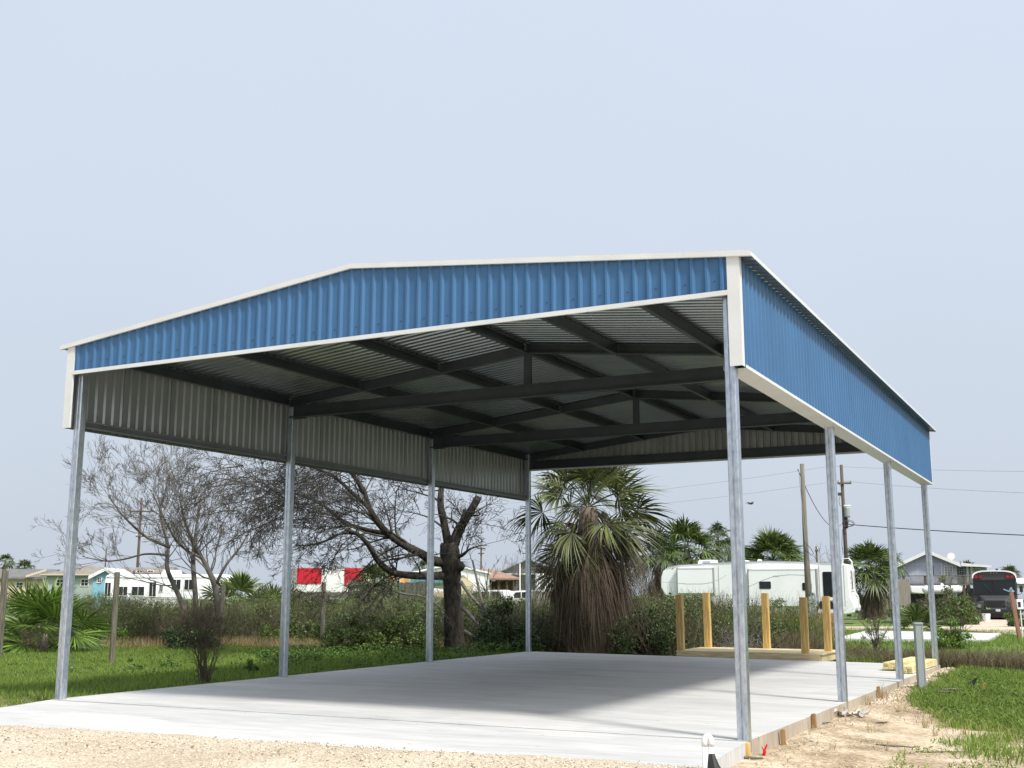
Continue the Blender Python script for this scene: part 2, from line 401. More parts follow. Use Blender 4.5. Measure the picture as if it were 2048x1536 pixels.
def gh(x, y):
    x = np.asarray(x, float); y = np.asarray(y, float)
    dx = np.maximum(0-x, 0); dr = np.maximum(x-9.06, 0)
    z = -.07 - .13*sst(0, 7, dx)                       # falls away to the left
    z = np.where(x > 8, -.15 - .07*sst(0, 1.6, dr), z)
    front = sst(-1.0, -1.9, y)                         # gravel yard meets the apron flush
    z = z*(1-front) + (-.035-.10*sst(-2.2, -6, y)-.14*sst(8.6, 9.8, x))*front
    z = np.where(y > 13, z*(1-sst(13.6, 14.6, y)) + (-.22)*sst(13.6, 14.6, y), z)
    ditch = sst(14.6, 17.5, y)*(1-sst(22.5, 26, y))*sst(3.5, 7.5, x + (y-14)*.12)
    z = z - .75*ditch
    n = (vnoise(x, y, 1.1, 3)-.5)*.035 + (vnoise(x, y, .33, 5)-.5)*.022
    z = z + n*np.where(y < -1.2, .5, 1)
    # crumbled soil against the slab edge
    b = np.exp(-((x-9.25)/.16)**2)*(x > 9.0)*(y > .2)*(y < 14)*.07*(vnoise(x, y, .5, 8))
    return z + b
xs = np.concatenate([[-400,-260,-160,-110,-80,-60,-48,-40,-34,-29,-25,-22,-19.5,-17.5], np.arange(-16, 14.01, .13),
                     [14.6,15.5,17,19,22,26,32,40,52,70,100,160,260,400]])
ys = np.concatenate([[-60,-40,-28,-20,-16,-13,-11,-9,-7,-5.5,-4.6], np.arange(-4, 25, .13),
                     [25.6,26.5,27.5,28.7,30,31.5,33,35,37,39,42,45,50,56,64,74,88,105,130,170,240,360,600,900]])
GX, GY = np.meshgrid(xs, ys, indexing='ij'); GZ = gh(GX, GY)
VV = np.stack([GX.ravel(), GY.ravel(), GZ.ravel()], 1)
nx, ny = len(xs), len(ys)
I, J = np.meshgrid(np.arange(nx-1), np.arange(ny-1), indexing='ij')
Q = np.stack([I*ny+J, (I+1)*ny+J, (I+1)*ny+J+1, I*ny+J+1], -1).reshape(-1, 4)
cx = (GX[:-1,:-1]+GX[1:,1:]).ravel()/2; cy = (GY[:-1,:-1]+GY[1:,1:]).ravel()/2
wob = (vnoise(cx, cy, .6, 21)-.5)*.5+(vnoise(cx, cy, 1.9, 22)-.5)*.6
under = (cx > .12) & (cx < 8.95) & (cy > -1.3) & (cy < 13.6)
isgrav = (cy < -1.1+.0*cx) & (cx < 8.9+.2*wob)
isgrav |= (cy < -3.2)
issand = (~isgrav) & (cx > 8.9) & (cx < 60) & (cy < lawn_edge(cx)+wob) & (cy > -3.6)
issand |= (~isgrav) & (cx > 8.9) & (cx < 9.35+wob*.3) & (cy < 14.3)
farl = (cy > 24.5) & (~isgrav)
rest = ~(isgrav | issand | farl | under)
def sub(name, mask, mat):
    q = Q[mask & ~under]; used = np.unique(q); mp_ = -np.ones(len(VV), int); mp_[used] = np.arange(len(used))
    o = np_obj(name, VV[used], mp_[q], mat, smooth=True); tag(o, kind='structure'); return o
sub('ground', rest, m_soil); sub('gravel_yard', isgrav, m_gravel); sub('sandy_ground', issand, m_sand); sub('lawn', farl, m_far_lawn)

def blades(name, P, hmin, hmax, w, mat, lean=.35, parent=None, bend=0):
    """one tapered blade per point"""
    n = len(P); P = np.asarray(P, float)
    h = NR.uniform(hmin, hmax, n); a = NR.uniform(0, 2*np.pi, n)
    d = np.stack([np.cos(a), np.sin(a), np.zeros(n)], 1)
    la = NR.uniform(0, 2*np.pi, n); l = np.abs(NR.normal(0, lean, n))
    top = np.stack([np.cos(la)*l, np.sin(la)*l, np.ones(n)], 1)*h[:, None]
    ww = (w*NR.uniform(.6, 1.4, n))[:, None]/2
    if not bend:
        V = np.stack([P-d*ww, P+d*ww, P+top], 1).reshape(-1, 3)
        Fq = np.arange(n*3).reshape(-1, 3)
        return np_obj(name, V, Fq, mat, parent)
    mid = P+top*.55; tip = P+top*np.array([1.7, 1.7, .92])
    V = np.stack([P-d*ww, P+d*ww, mid+d*ww*.8, mid-d*ww*.8, tip+d*ww*.12, tip-d*ww*.12], 1).reshape(-1, 3)
    b = np.arange(n)[:, None]*6
    Fq = np.concatenate([b+np.array([[0,1,2,3]]), b+np.array([[3,2,4,5]])], 0)
    return np_obj(name, V, Fq, mat, parent)
def scatter(n, x0, x1, y0, y1, cond=None):
    x = NR.uniform(x0, x1, n); y = NR.uniform(y0, y1, n)
    if cond is not None:
        k = cond(x, y); x = x[k]; y = y[k]
    return np.stack([x, y, gh(x, y)-.005], 1)
# back edge of the left lawn, running from the left of the frame to the palm
def back_edge(x): return np.interp(x, [-30, -15, -10.9, -3, 1, 4], [6, 11.6, 16.6, 15.9, 14.9, 14.3])

# ------------------------------------------------------------------ concrete slab and apron
W, L = 9.144, 13.632
def slab_z(x, y): return -.06*np.clip(x/W, 0, 1)*np.clip(y/L, 0, 1)
mb = MB()
nxs, nys = 12, 16
X0, X1, Y0, Y1 = .03, 9.065, .055, 13.74
gv = []; gf = []
for i in range(nxs+1):
    for j in range(nys+1):
        x = X0+(X1-X0)*i/nxs; y = Y0+(Y1-Y0)*j/nys; gv.append((x, y, float(slab_z(x, y))))
for i in range(nxs):
    for j in range(nys): gf.append((i*(nys+1)+j, (i+1)*(nys+1)+j, (i+1)*(nys+1)+j+1, i*(nys+1)+j+1))
mb.add(gv, gf, 0)
def side(xa, ya, xb, yb, n, m):
    for k in range(n):
        p = (xa+(xb-xa)*k/n, ya+(yb-ya)*k/n); q = (xa+(xb-xa)*(k+1)/n, ya+(yb-ya)*(k+1)/n)
        mb.add([(*p, -.42), (*q, -.42), (*q, float(slab_z(*q))), (*p, float(slab_z(*p)))], [(0,1,2,3)], m)
side(X0, Y0, X1, Y0, 12, 0); side(X1, Y0, X1, Y1, 16, 1); side(X1, Y1, X0, Y1, 12, 1); side(X0, Y1, X0, Y0, 16, 1)
tag(mb.build('concrete_slab', [m_conc, m_conc_edge], fixn=False), kind='structure')
mb = MB()
ap = [(9.05, .042), (.02, .042), (.22, -.6), (.42, -1.3), (.62, -2.5), (3.0, -2.32), (6.1, -2.05), (8.0, -1.9), (9.2, -1.8)]
mb.prism([(a, b) for a, b in ap][::-1], -.35, -.006, 'z', 0)
tag(mb.build('concrete_apron', [m_conc, m_conc_edge]), kind='structure')
# gravel and sand drifting over the apron's edges: loose stones as one mass
def stones(name, P, smin, smax, mat):
    n = len(P); s = NR.uniform(smin, smax, n)*(NR.random(n)**1.5*.9+.5)
    base = np.array([[1,0,0],[-1,0,0],[0,1,0],[0,-1,0],[0,0,.7],[0,0,-.7]], float)
    V = base[None]*s[:, None, None]*NR.uniform(.55, 1.35, (n, 6, 1))
    a = NR.uniform(0, 2*np.pi, n); c, sn = np.cos(a), np.sin(a)
    X = V[..., 0]*c[:, None]-V[..., 1]*sn[:, None]; Y = V[..., 0]*sn[:, None]+V[..., 1]*c[:, None]
    V = np.stack([X, Y, V[..., 2]], -1)+P[:, None, :]
    f = np.array([[0,2,4],[2,1,4],[1,3,4],[3,0,4],[2,0,5],[1,2,5],[3,1,5],[0,3,5]])
    Fq = (np.arange(n)[:, None, None]*6+f[None]).reshape(-1, 3)
    o = np_obj(name, V.reshape(-1, 3), Fq, mat); return o
P = scatter(52000, -1, 10.5, -6, -1.6, lambda x, y: (y < -1.95+.12*np.sin(x*1.3)+np.interp(x, [0, 9], [-.42, .22])+(vnoise(x, y, .5, 4)-.5)*.3))
P[:, 2] = np.maximum(P[:, 2], -.02+.0*P[:, 0])+NR.uniform(-.006, .006, len(P))
P[:, 2] = np.where(P[:, 1] < -2.6, gh(P[:, 0], P[:, 1])+.002, np.where(P[:, 2] > -.03, -.004, P[:, 2]))
tag(stones('gravel', P, .003, .009, m_pebble), 'loose tan gravel spread in front of the concrete apron', 'gravel', kind='stuff')
# a low ramp of gravel that laps over the front edge of the apron
mb = MB(); gx = np.arange(-1.2, 10.4, .12); rows = [0, .06, .14, .3, .6, 1.1, 2.2]
for i in range(len(gx)-1):
    for k in range(len(rows)-1):
        q = []
        for (xx, rr) in ((gx[i], rows[k]), (gx[i+1], rows[k]), (gx[i+1], rows[k+1]), (gx[i], rows[k+1])):
            e = np.interp(xx, [0, 2, 6, 9.3], [-2.14, -2.17, -1.84, -1.62])+(vnoise(xx, 0, .35, 4)-.5)*.16+(vnoise(xx, 0, 1.3, 9)-.5)*.16
            yy = e-rr
            q.append((xx, yy, -.004+.016*math.sin(min(rr/.3, 1)*math.pi/2)*(1-rr/2.2) - .10*max(0, rr-.8)/1.4 - .0))
        mb.add(q, [(0,3,2,1)], 0)
tag(mb.build('gravel_bank', m_gravel, smooth=True, fixn=False), kind='structure')
def ebank(x): return np.interp(x, [0, 2, 6, 9.3], [-2.14, -2.17, -1.84, -1.62])
P = scatter(9000, -1, 9.6, -3.4, -1.4, lambda x, y: y < ebank(x)+.04+(vnoise(x, y, .2, 6)-.5)*.35*NR.random(len(x))**2)
rr = np.clip(ebank(P[:, 0])-P[:, 1], 0, 2.2); P[:, 2] = .0+.014*np.sin(np.minimum(rr/.3, 1)*np.pi/2)*(1-rr/2.2)-.1*np.maximum(0, rr-.8)/1.4
tag(stones('gravel', P, .004, .012, m_pebble), 'scattered pebbles along the front edge of the apron', 'gravel', kind='stuff')

# ------------------------------------------------------------------ carport
CP = thing('carport', 'large open metal carport with blue ribbed gable and side panels, white trim and galvanised posts', 'carport')
RZ0, SL = 5.07, .107           # underside of roof sheet at the ridge, slope
XM = W/2
def roofz(x): return RZ0-SL*abs(x-XM)
PI6 = .1524
def profile(a, b, ph=0.0):
    pts = []; k = math.floor((a-ph)/PI6)-1
    while True:
        o = ph+k*PI6
        if o > b: break
        for ds, h in ((0, 0), (.086, 0), (.107, .023), (.130, .023), (.1524, 0)):
            s_ = o+ds
            if a <= s_ <= b and (not pts or s_-pts[-1][0] > 1e-5): pts.append((s_, h))
        k += 1
    if pts[0][0] > a+1e-4: pts.insert(0, (a, pts[0][1]))
    if pts[-1][0] < b-1e-4: pts.append((b, pts[-1][1]))
    return pts
def ribsheet(mb, a, b, P, t0, t1, thick=.003, ph=0.0, brk=None):
    pr = profile(a, b, ph)
    if brk is not None:
        out = []
        for (s0, h0), (s1, h1) in zip(pr[:-1], pr[1:]):
            out.append((s0, h0))
            if s0 < brk < s1: out.append((brk, h0+(h1-h0)*(brk-s0)/(s1-s0)))
        pr = out+[pr[-1]]
    for (s0, h0), (s1, h1) in zip(pr[:-1], pr[1:]):
        for off, m in ((0, 0), (-thick, 1)):
            q = [P(s0, h0+off, t0(s0)), P(s1, h1+off, t0(s1)), P(s1, h1+off, t1(s1)), P(s0, h0+off, t1(s0))]
            mb.add(q, [(0,1,2,3)], m)
VB = 3.493      # valance bottom
GB = 4.225      # gable panel bottom
wt = lambda x: roofz(x)-.004
# front and rear gable panels
for nm, y0, sg, ph in (('gable_panel', 0.0, -1, .03), ('gable_panel', L, 1, .03)):
    mb = MB()
    ribsheet(mb, .02, W-.02, lambda s, h, t: (s, y0+sg*(h+.001), t), lambda s: GB, wt, ph=ph, brk=XM)
    if sg < 0:
        k = 0
        x = .03+.043
        while x < W-.05:
            if k % 2 == 0: mb.lathe([(.0075, 0), (.0075, .006), (.003, .009)], (x, 0, 0), 6, 2); 
            if k % 2 == 0:
                # turn the lathe from +z to -y
                n = 18; 
                for i in range(len(mb.v)-n, len(mb.v)):
                    a, b, c = mb.v[i]; mb.v[i] = (a, y0-c-.001, GB+.13+(b))
            x += PI6; k += 1
    o = mb.build(nm, [m_blue, m_inner, m_dark], CP, fixn=False)
    tag(o, 'blue ribbed panel of the front gable' if sg < 0 else 'rear gable panel, pale on its inner face')
# side valances
for x0, sg in ((W, 1), (0.0, -1)):
    mb = MB()
    ribsheet(mb, .02, L-.02, lambda s, h, t: (x0+sg*(h+.001), s, t), lambda s: VB, lambda s: roofz(x0)-.002, ph=.05)
    for k in range(1, 15):                       # lapped sheet joints
        yy = .05+k*PI6*6
        if yy < L-.1: mb.box(x0-sg*.004-.0015, x0-sg*.004+.0015, yy, yy+.006, VB+.02, roofz(x0)-.02, 2)
    o = mb.build('side_panel', [m_blue, m_inner, m_black], CP, fixn=False)
    tag(o, 'blue ribbed right side panel' if sg > 0 else 'left side panel, bare metal on its inner face')
# roof sheets
OV = .142
for sg in (-1, 1):
    mb = MB()
    def P(s, h, t): return (XM+sg*t, s, RZ0-SL*t+h*1.25+.004)
    ribsheet(mb, -.045, L+.045, P, lambda s: 0.0, lambda s: W/2+OV, ph=.02)
    mb.build('roof_sheet', [m_white2, m_roof_in], CP, fixn=False)
mb = MB()
mb.prism([(XM-.18, roofz(XM-.18)+.026), (XM, RZ0+.045), (XM+.18, roofz(XM-.18)+.026), (XM+.18, roofz(XM-.18)+.03), (XM, RZ0+.05), (XM-.18, roofz(XM-.18)+.03)], -.043, L+.043, 'y')
mb.build('ridge_cap', m_trim, CP)
# rake trim
def strip(mb, a, b, y0, y1, zb, zt):     # sloped strip between x=a and b
    za, zb_ = roofz(a), roofz(b)
    mb.add([(a,y0,za+zb),(b,y0,zb_+zb),(b,y1,zb_+zb),(a,y1,za+zb),(a,y0,za+zt),(b,y0,zb_+zt),(b,y1,zb_+zt),(a,y1,za+zt)],
           [(0,3,2,1),(4,5,6,7),(0,1,5,4),(1,2,6,5),(2,3,7,6),(3,0,4,7)], 0)
for (y0, y1, yi) in ((-.052, -.047, -.047), (L+.047, L+.052, L+.03)):
    for a, b in ((-OV-.01, XM), (XM, W+OV+.01)):
        mb = MB()
        strip(mb, a, b, y0, y1, -.012, .042)
        strip(mb, a, b, min(y0, y1)+ (0 if y0 < 0 else -.045), max(y0, y1)+(.045 if y0 < 0 else 0), .0425, .046)
        strip(mb, a, b, y0 if y0 < 0 else L+.02, -.022 if y0 < 0 else y1, -.0155, -.0125)
        mb.build('rake_trim', m_trim, CP)
# eave trim
for sg in (-1, 1):
    mb = MB(); xe = XM+sg*(W/2+OV)
    zz = roofz(W+OV)
    mb.box(min(xe, xe+sg*.006), max(xe, xe+sg*.006), -.05, L+.05, zz-.004, zz+.035)
    mb.box(min(xe, xe-sg*.05), max(xe, xe-sg*.05), -.05, L+.05, zz+.0352, zz+.038)
    mb.build('eave_trim', m_trim, CP)
# corner trims
for (x0, sx) in ((0.0, -1), (W, 1)):
    for (y0, sy) in ((0.0, -1), (L, 1)):
        mb = MB()
        f = .024
        xa, xb = (x0+sx*f), (x0-sx*.098)
        zt = roofz(x0)-.006
        mb.box(min(xa, xb), max(xa, xb), min(y0+sy*f, y0+sy*(f+.003)), max(y0+sy*f, y0+sy*(f+.003)), VB-.012, zt)
        mb.box(min(xa, xa+sx*.003), max(xa, xa+sx*.003), min(y0+sy*(f+.003), y0-sy*.055), max(y0+sy*(f+.003), y0-sy*.055), VB-.012, zt)
        # returns that close the trim against the ribs
        mb.box(min(xb, xb+sx*.003), max(xb, xb+sx*.003), min(y0, y0+sy*f), max(y0, y0+sy*f), VB-.012, zt)
        mb.build('corner_trim', m_trim, CP)
# gable bottom trim and the channel behind it
for (y0, sy) in ((0.0, -1), (L, 1)):
    mb = MB(); mb.box(.10, W-.10, min(y0+sy*.03, y0+sy*.001), max(y0+sy*.03, y0+sy*.001), GB-.03, GB-.002)
    mb.box(.095, W-.095, min(y0+sy*.031, y0+sy*.034), max(y0+sy*.031, y0+sy*.034), GB-.032, GB+.016)
    mb.build('gable_base_trim', m_trim, CP)
def channel(mb, a, b, h, w, up=(0,0,1), flip=1, t=.004, m=0):
    """C section: web with two flanges, from a to b; web height h, flange w to one side"""
    a = np.array(a, float); b = np.array(b, float); d = nrm(b-a); sd = nrm(np.cross(d, up))*flip; u = nrm(np.cross(sd*flip, d))
    def bar(off_s, off_u, ws, hu):
        q = []
        for p in (a, b):
            c = p+sd*off_s+u*off_u
            for i, j in ((-1,-1),(1,-1),(1,1),(-1,1)): q.append(c+sd*i*ws/2+u*j*hu/2)
        mb.add(q, [(0,1,2,3),(7,6,5,4),(0,4,5,1),(1,5,6,2),(2,6,7,3),(3,7,4,0)], m)
    bar(0, 0, t, h)
    bar(w/2+t/2, h/2-t/2, w, t); bar(w/2+t/2, -h/2+t/2, w, t)
    bar(w+t/2-t/2, h/2-t-.009, t, .018); bar(w+t/2-t/2, -h/2+t+.009, t, .018)
# purlins along the length (x positions at 5 ft), eight-inch members broken at the trusses
DP = .15
PYS = [.12, 4.587, 9.119, L-.12]
for px_ in (.09, 1.52, 3.02, XM-.035, 6.05, 7.62, W-.09):
    for k in range(3):
        mb = MB(); zc = roofz(px_)-DP/2-.006
        ya, yb = PYS[k]+(.06 if k else -.05), PYS[k+1]-(.06 if k < 2 else -.05)
        channel(mb, (px_, ya, zc), (px_, yb, zc), DP, .06, flip=1 if px_ < XM else -1)
        mb.build('purlin', m_beam, CP)
# frames: rafters, tie beam, king post at the two inner lines, end rafters and beams at the gables
for k, py in enumerate(PYS):
    for sg in (-1, 1):
        mb = MB()
        a = (XM, py, RZ0-DP/2-.008); b = (XM+sg*(W/2-.13), py, roofz(.13)-DP/2-.008)
        channel(mb, a, b, DP, .06, flip=1)
        mb.beam((XM, py+.05, RZ0-DP/2-.009), (XM+sg*(W/2-.13), py+.05, roofz(.13)-DP/2-.009), .004, DP-.012)
        mb.build('rafter', m_beam, CP)
    if k in (1, 2):
        mb = MB(); channel(mb, (.13, py-.035, 4.325), (W-.13, py-.035, 4.325), .2, .062, flip=1)
        mb.beam((.13, py+.032, 4.325), (W-.13, py+.032, 4.325), .004, .19)
        mb.build('tie_beam', m_beam, CP)
        mb = MB(); mb.box(XM-.055, XM+.055, py-.03, py+.03, 4.425, RZ0-.12); mb.box(XM-.02, XM+.02, py-.033, py-.0305, 4.43, RZ0-.13)
        mb.build('king_post', m_beam, CP)
    else:
        mb = MB(); yy = py+(-.05 if k == 0 else .03)
        hh = .13 if k == 0 else .2
        channel(mb, (.16, yy, GB-.01+hh/2), (W-.16, yy, GB-.01+hh/2), hh, .06, flip=1)
        mb.build('gable_girt', m_beam, CP)
# gussets at knees
for py in PYS[1:3]:
    for sg in (-1, 1):
        x = XM+sg*(W/2-.13)
        mb = MB(); mb.prism([(x, 4.2), (x-sg*.32, 4.2), (x-sg*.32, 4.5), (x, 4.5)], py-.045, py-.041, 'y'); mb.build('gusset_plate', m_beam, CP)
# bottom girts on the long sides, broken at posts, and soffit under the right-hand panel
for x0, sg in ((0.0, 1), (W, -1)):
    for k in range(3):
        ya, yb = PYS[k]+.06, PYS[k+1]-.06
        mb = MB(); channel(mb, (x0+sg*.062, ya, VB+.06), (x0+sg*.062, yb, VB+.06), .10, .05, flip=1 if sg > 0 else 1)
        mb.box(min(x0+sg*.064, x0+sg*.067), max(x0+sg*.064, x0+sg*.067), ya, yb, VB+.012, VB+.108)
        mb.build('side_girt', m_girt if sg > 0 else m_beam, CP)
mb = MB(); mb.box(W-.205, W+.022, .13, L-.02, VB-.012, VB-.008); mb.box(W+.0225, W+.0255, .1, L-.1, VB-.014, VB+.018)
mb.box(W-.208, W-.2055, .13, L-.1, VB-.012, VB+.03)
mb.build('soffit_trim', m_trim, CP)
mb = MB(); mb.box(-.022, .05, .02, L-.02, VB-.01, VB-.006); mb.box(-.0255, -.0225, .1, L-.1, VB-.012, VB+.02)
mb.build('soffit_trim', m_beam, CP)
# posts: two C sections toe to toe, with lips and seam
def post_mesh(top):
    mb = MB(); a = .055; r = .016; s = .009
    prof = []
    def arc(cx_, cy_, a0):
        for k in range(6):
            t = math.radians(a0+90*k/5); prof.append((cx_+r*math.cos(t), cy_+r*math.sin(t)))
    arc(-a+r, -a+r, 180)
    prof += [(-s, -a), (-s*.35, -a+.010), (s*.35, -a+.010), (s, -a)]
    arc(a-r, -a+r, 270); 
    arc(a-r, a-r, 0)
    prof += [(s, a), (s*.35, a-.010), (-s*.35, a-.010), (-s, a)]
    arc(-a+r, a-r, 90)
    mb.prism(prof, -.10, top, 'z')
    mb.box(-a-.0015, a+.0015, -a-.0015, a+.0015, 1.21, 1.222)     # weld bead / band
    return mb
for x0 in (.129, W-.129):
    for k, py in enumerate(PYS):
        top = roofz(.13)-.16 if k in (1, 2) else roofz(.13)-.012
        o = post_mesh(top-.0).build('post', m_galv, CP); o.location = (x0, py, 0); o.rotation_euler = (0, 0, 0)

# ------------------------------------------------------------------ slab edge bits
def stake(x, y, h, rz, label, w=.05, t=.035, mat=m_stakew):
    mb = MB(); mb.prism([(-w/2, -.2), (w/2, -.2), (w/2, h*.97), (w*.1, h), (-w/2, h*.94)], -t/2, t/2, 'y')
    o = mb.build('wooden_stake', mat, bevel=.003); o.location = (x, y, float(gh(x, y))); o.rotation_euler = (.06, -.04, rz)
    tag(o, label, 'stake', 'form stakes beside the slab')
mb = MB(); mb.box(-.042, .042, -.02, .02, -.25, .135); o = mb.build('wood_block', m_wood_new, bevel=.004)
o.location = (9.05, .02, -.145); tag(o, 'short upright timber block under the front right carport post', 'wood block')
stake(9.11, 1.16, .15, .2, 'first short brown stake behind the front right post, weathered and split')
stake(9.10, 2.58, .16, -.1, 'second short brown stake along the slab edge, topped with loose straw around it')
stake(9.10, 6.66, .16, .1, 'orange brown stake at the slab edge near the dry grass tufts')
mb = MB()
mb.tube([(0,0,0),(.01,0,.03),(.012,0,.05),(.03,0,.085),(.035,0,.10)], [.013,.016,.011,.008,.010], 8)
mb.tube([(.005,0,.04),(-.012,0,.07),(-.012,0,.085)], [.006,.004,.003], 6)
o = mb.build('valve_handle', m_redplastic, smooth=True); o.location = (9.16, .22, -.14); o.rotation_euler = (0,0,.4)
tag(o, 'small red plastic handle standing in the straw by the front right post', 'handle')
mb = MB(); mb.tube([(-.10,0,0),(-.03,.02,.006),(.04,-.01,.004),(.11,.0,.0)], [.012,.013,.012,.008], 7)
o = mb.build('stick', m_wood_post, smooth=True); o.location = (9.12, -.06, -.135); o.rotation_euler = (0,0,.45)
tag(o, 'grey weathered stick lying in front of the timber block', 'stick')
# PVC stub with black sleeve
pv = G(1411, 1545, -.25); pvx, pvy = 9.30, -1.86
PV = thing('pipe_stub', 'white plastic pipe bent into a U, with a black sleeve, beside the apron', 'pipe', (pvx, pvy, -.2), .476)
mb = MB(); r = .0205; hh = .42
arc = [(-.024*math.cos(t)*1.0, 0, hh+.036*math.sin(t)) for t in np.linspace(0, math.pi, 9)]
mb.tube([(-.024,0,-.1),(-.024,0,hh)], r, 12); mb.tube([(.024,.0,-.1),(.024,0,hh)], r, 12)
mb.build('pipe', m_pvc, PV, smooth=True)
mb = MB(); mb.tube([(-.024,0,hh-.035)]+arc+[(.024,0,hh-.035)], r+.0035, 12); mb.build('elbow', m_pvc, PV, smooth=True)
mb = MB(); mb.tube([(.026,.0,.33),(.028,-.005,.30),(.035,-.01,.24),(.06,-.015,.17),(.10,-.02,.10),(.155,-.03,.02),(.2,-.03,-.05)], [.023,.030,.046,.060,.056,.046,.040], 10)
mb.tube([(.10,-.02,.18),(.13,-.025,.14),(.17,-.03,.07)], [.018,.022,.012], 8)
mb.build('sleeve', m_black, PV)

# grey utility pedestal beside the slab
gpd = G(1845, 1391, -.22)
PD = thing('utility_pedestal', 'tall narrow grey utility pedestal standing in the grass at the right of the slab', 'pedestal', (gpd[0], gpd[1], -.22), .35)
D_ = 17.0
mb = MB(); w = .062; H_ = 1.10
mb.box(-w, w, -.045, .06, -.1, H_-.03)
mb.build('body', m_grey, PD, bevel=.006)
mb = MB(); mb.box(-w*.82, w*.62, -.053, -.0455, .12, H_-.05); mb.box(w*.66, w*.92, -.058, -.0455, .0, H_-.05); mb.box(-w*.8, w*.3, -.0555, -.0535, .60, .612)
mb.build('cover', m_grey, PD, bevel=.003)
mb = MB(); mb.box(-w-.004, w+.004, -.06, .065, H_-.03, H_+.0); mb.build('cap', m_grey, PD, bevel=.006)

# ------------------------------------------------------------------ wooden deck behind the slab
DZ = .095
DK = thing('wooden_deck', 'new yellow pine deck platform with five upright posts behind the slab', 'deck', (0, 0, 0))
dx0, dx1, dy0, dy1 = 3.58, 6.74, 13.83, 15.72
nb = 14
for k in range(nb):
    ya = dy0+(dy1-dy0)*k/nb; yb = dy0+(dy1-dy0)*(k+1)/nb-.006
    mb = MB(); mb.box(dx0, dx1+.03, ya, yb, DZ-.03, DZ); mb.build('deck_board', m_wood_newh, DK)
for (a, b) in (((dx0+.03, dy0+.02), (dx1-.03, dy0+.02)), ((dx0+.03, dy1-.02), (dx1-.03, dy1-.02))):
    mb = MB(); mb.beam((*a, DZ-.105), (*b, DZ-.105), .04, .145); mb.build('joist', m_wood_newh, DK)
for xx in (dx0+.02, dx1-.02, 5.1):
    mb = MB(); mb.beam((xx, dy0+.041, DZ-.105), (xx, dy1-.041, DZ-.105), .04, .145); mb.build('joist', m_wood_newh, DK)
DKP = [(3.68, 13.90, 1.20), (3.76, 15.60, 1.25), (5.14, 15.60, 1.24), (6.40, 13.90, 1.15), (6.64, 15.0, 1.17)]
for k, (x, y, h) in enumerate(DKP):
    mb = MB(); c = .0445*1.55 if False else .074
    mb.box(-c, c, -c*.9, c*.9, -.5, h); o = mb.build('deck_post', m_wood_new, DK, bevel=.005); o.location = (x, y, DZ)
    o.rotation_euler = (R.uniform(-.01, .01), R.uniform(-.012, .012), 0)

# ------------------------------------------------------------------ lumber stack
a0 = np.array([8.42, 11.05]); a1 = np.array([8.80, 13.5])
def plank(p, q, z, w, t, label):
    p = np.array([*p, z]); q = np.array([*q, z]); d = q-p; l = np.linalg.norm(d)
    mb = MB(); mb.box(-w/2, w/2, 0, l, -t/2, t/2); o = mb.build('lumber_plank', m_wood_lum, bevel=.003)
    o.location = p; o.rotation_euler = (0, 0, math.atan2(d[1], d[0])-math.pi/2)
    tag(o, label, 'plank', 'planks stacked by the back right post')
sz = -.05
for r_ in range(3):
    for c_ in range(3):
        j = R.uniform(-.05, .05)
        plank((8.43+c_*.092, 11.3+j), (8.60+c_*.092, 13.5+j), sz+.02+r_*.04+.03, .089, .038, ['bottom', 'middle', 'top'][r_]+'-layer plank of the taller bundle, '+['on its left side', 'in its middle', 'on its right side'][c_])
for r_ in range(3):
    for c_ in range(2):
        j = R.uniform(-.04, .04)
        plank((8.86+c_*.092, 10.6+j), (8.93+c_*.092, 13.3+j), sz+.02+r_*.04+.012, .089, .038, ['bottom', 'middle', 'top'][r_]+'-layer plank of the bundle at the slab edge, '+['on its left side', 'on its right side'][c_])
for yy in (11.6, 13.0):
    mb = MB(); mb.box(8.4, 8.95, yy-.02, yy+.02, sz-.01, sz+.028)
    tag(mb.build('bearer', m_wood_lum), 'short wooden bearer under the '+('near' if yy < 12 else 'far')+' end of the taller plank bundle', 'plank', 'bearers under the plank bundle')

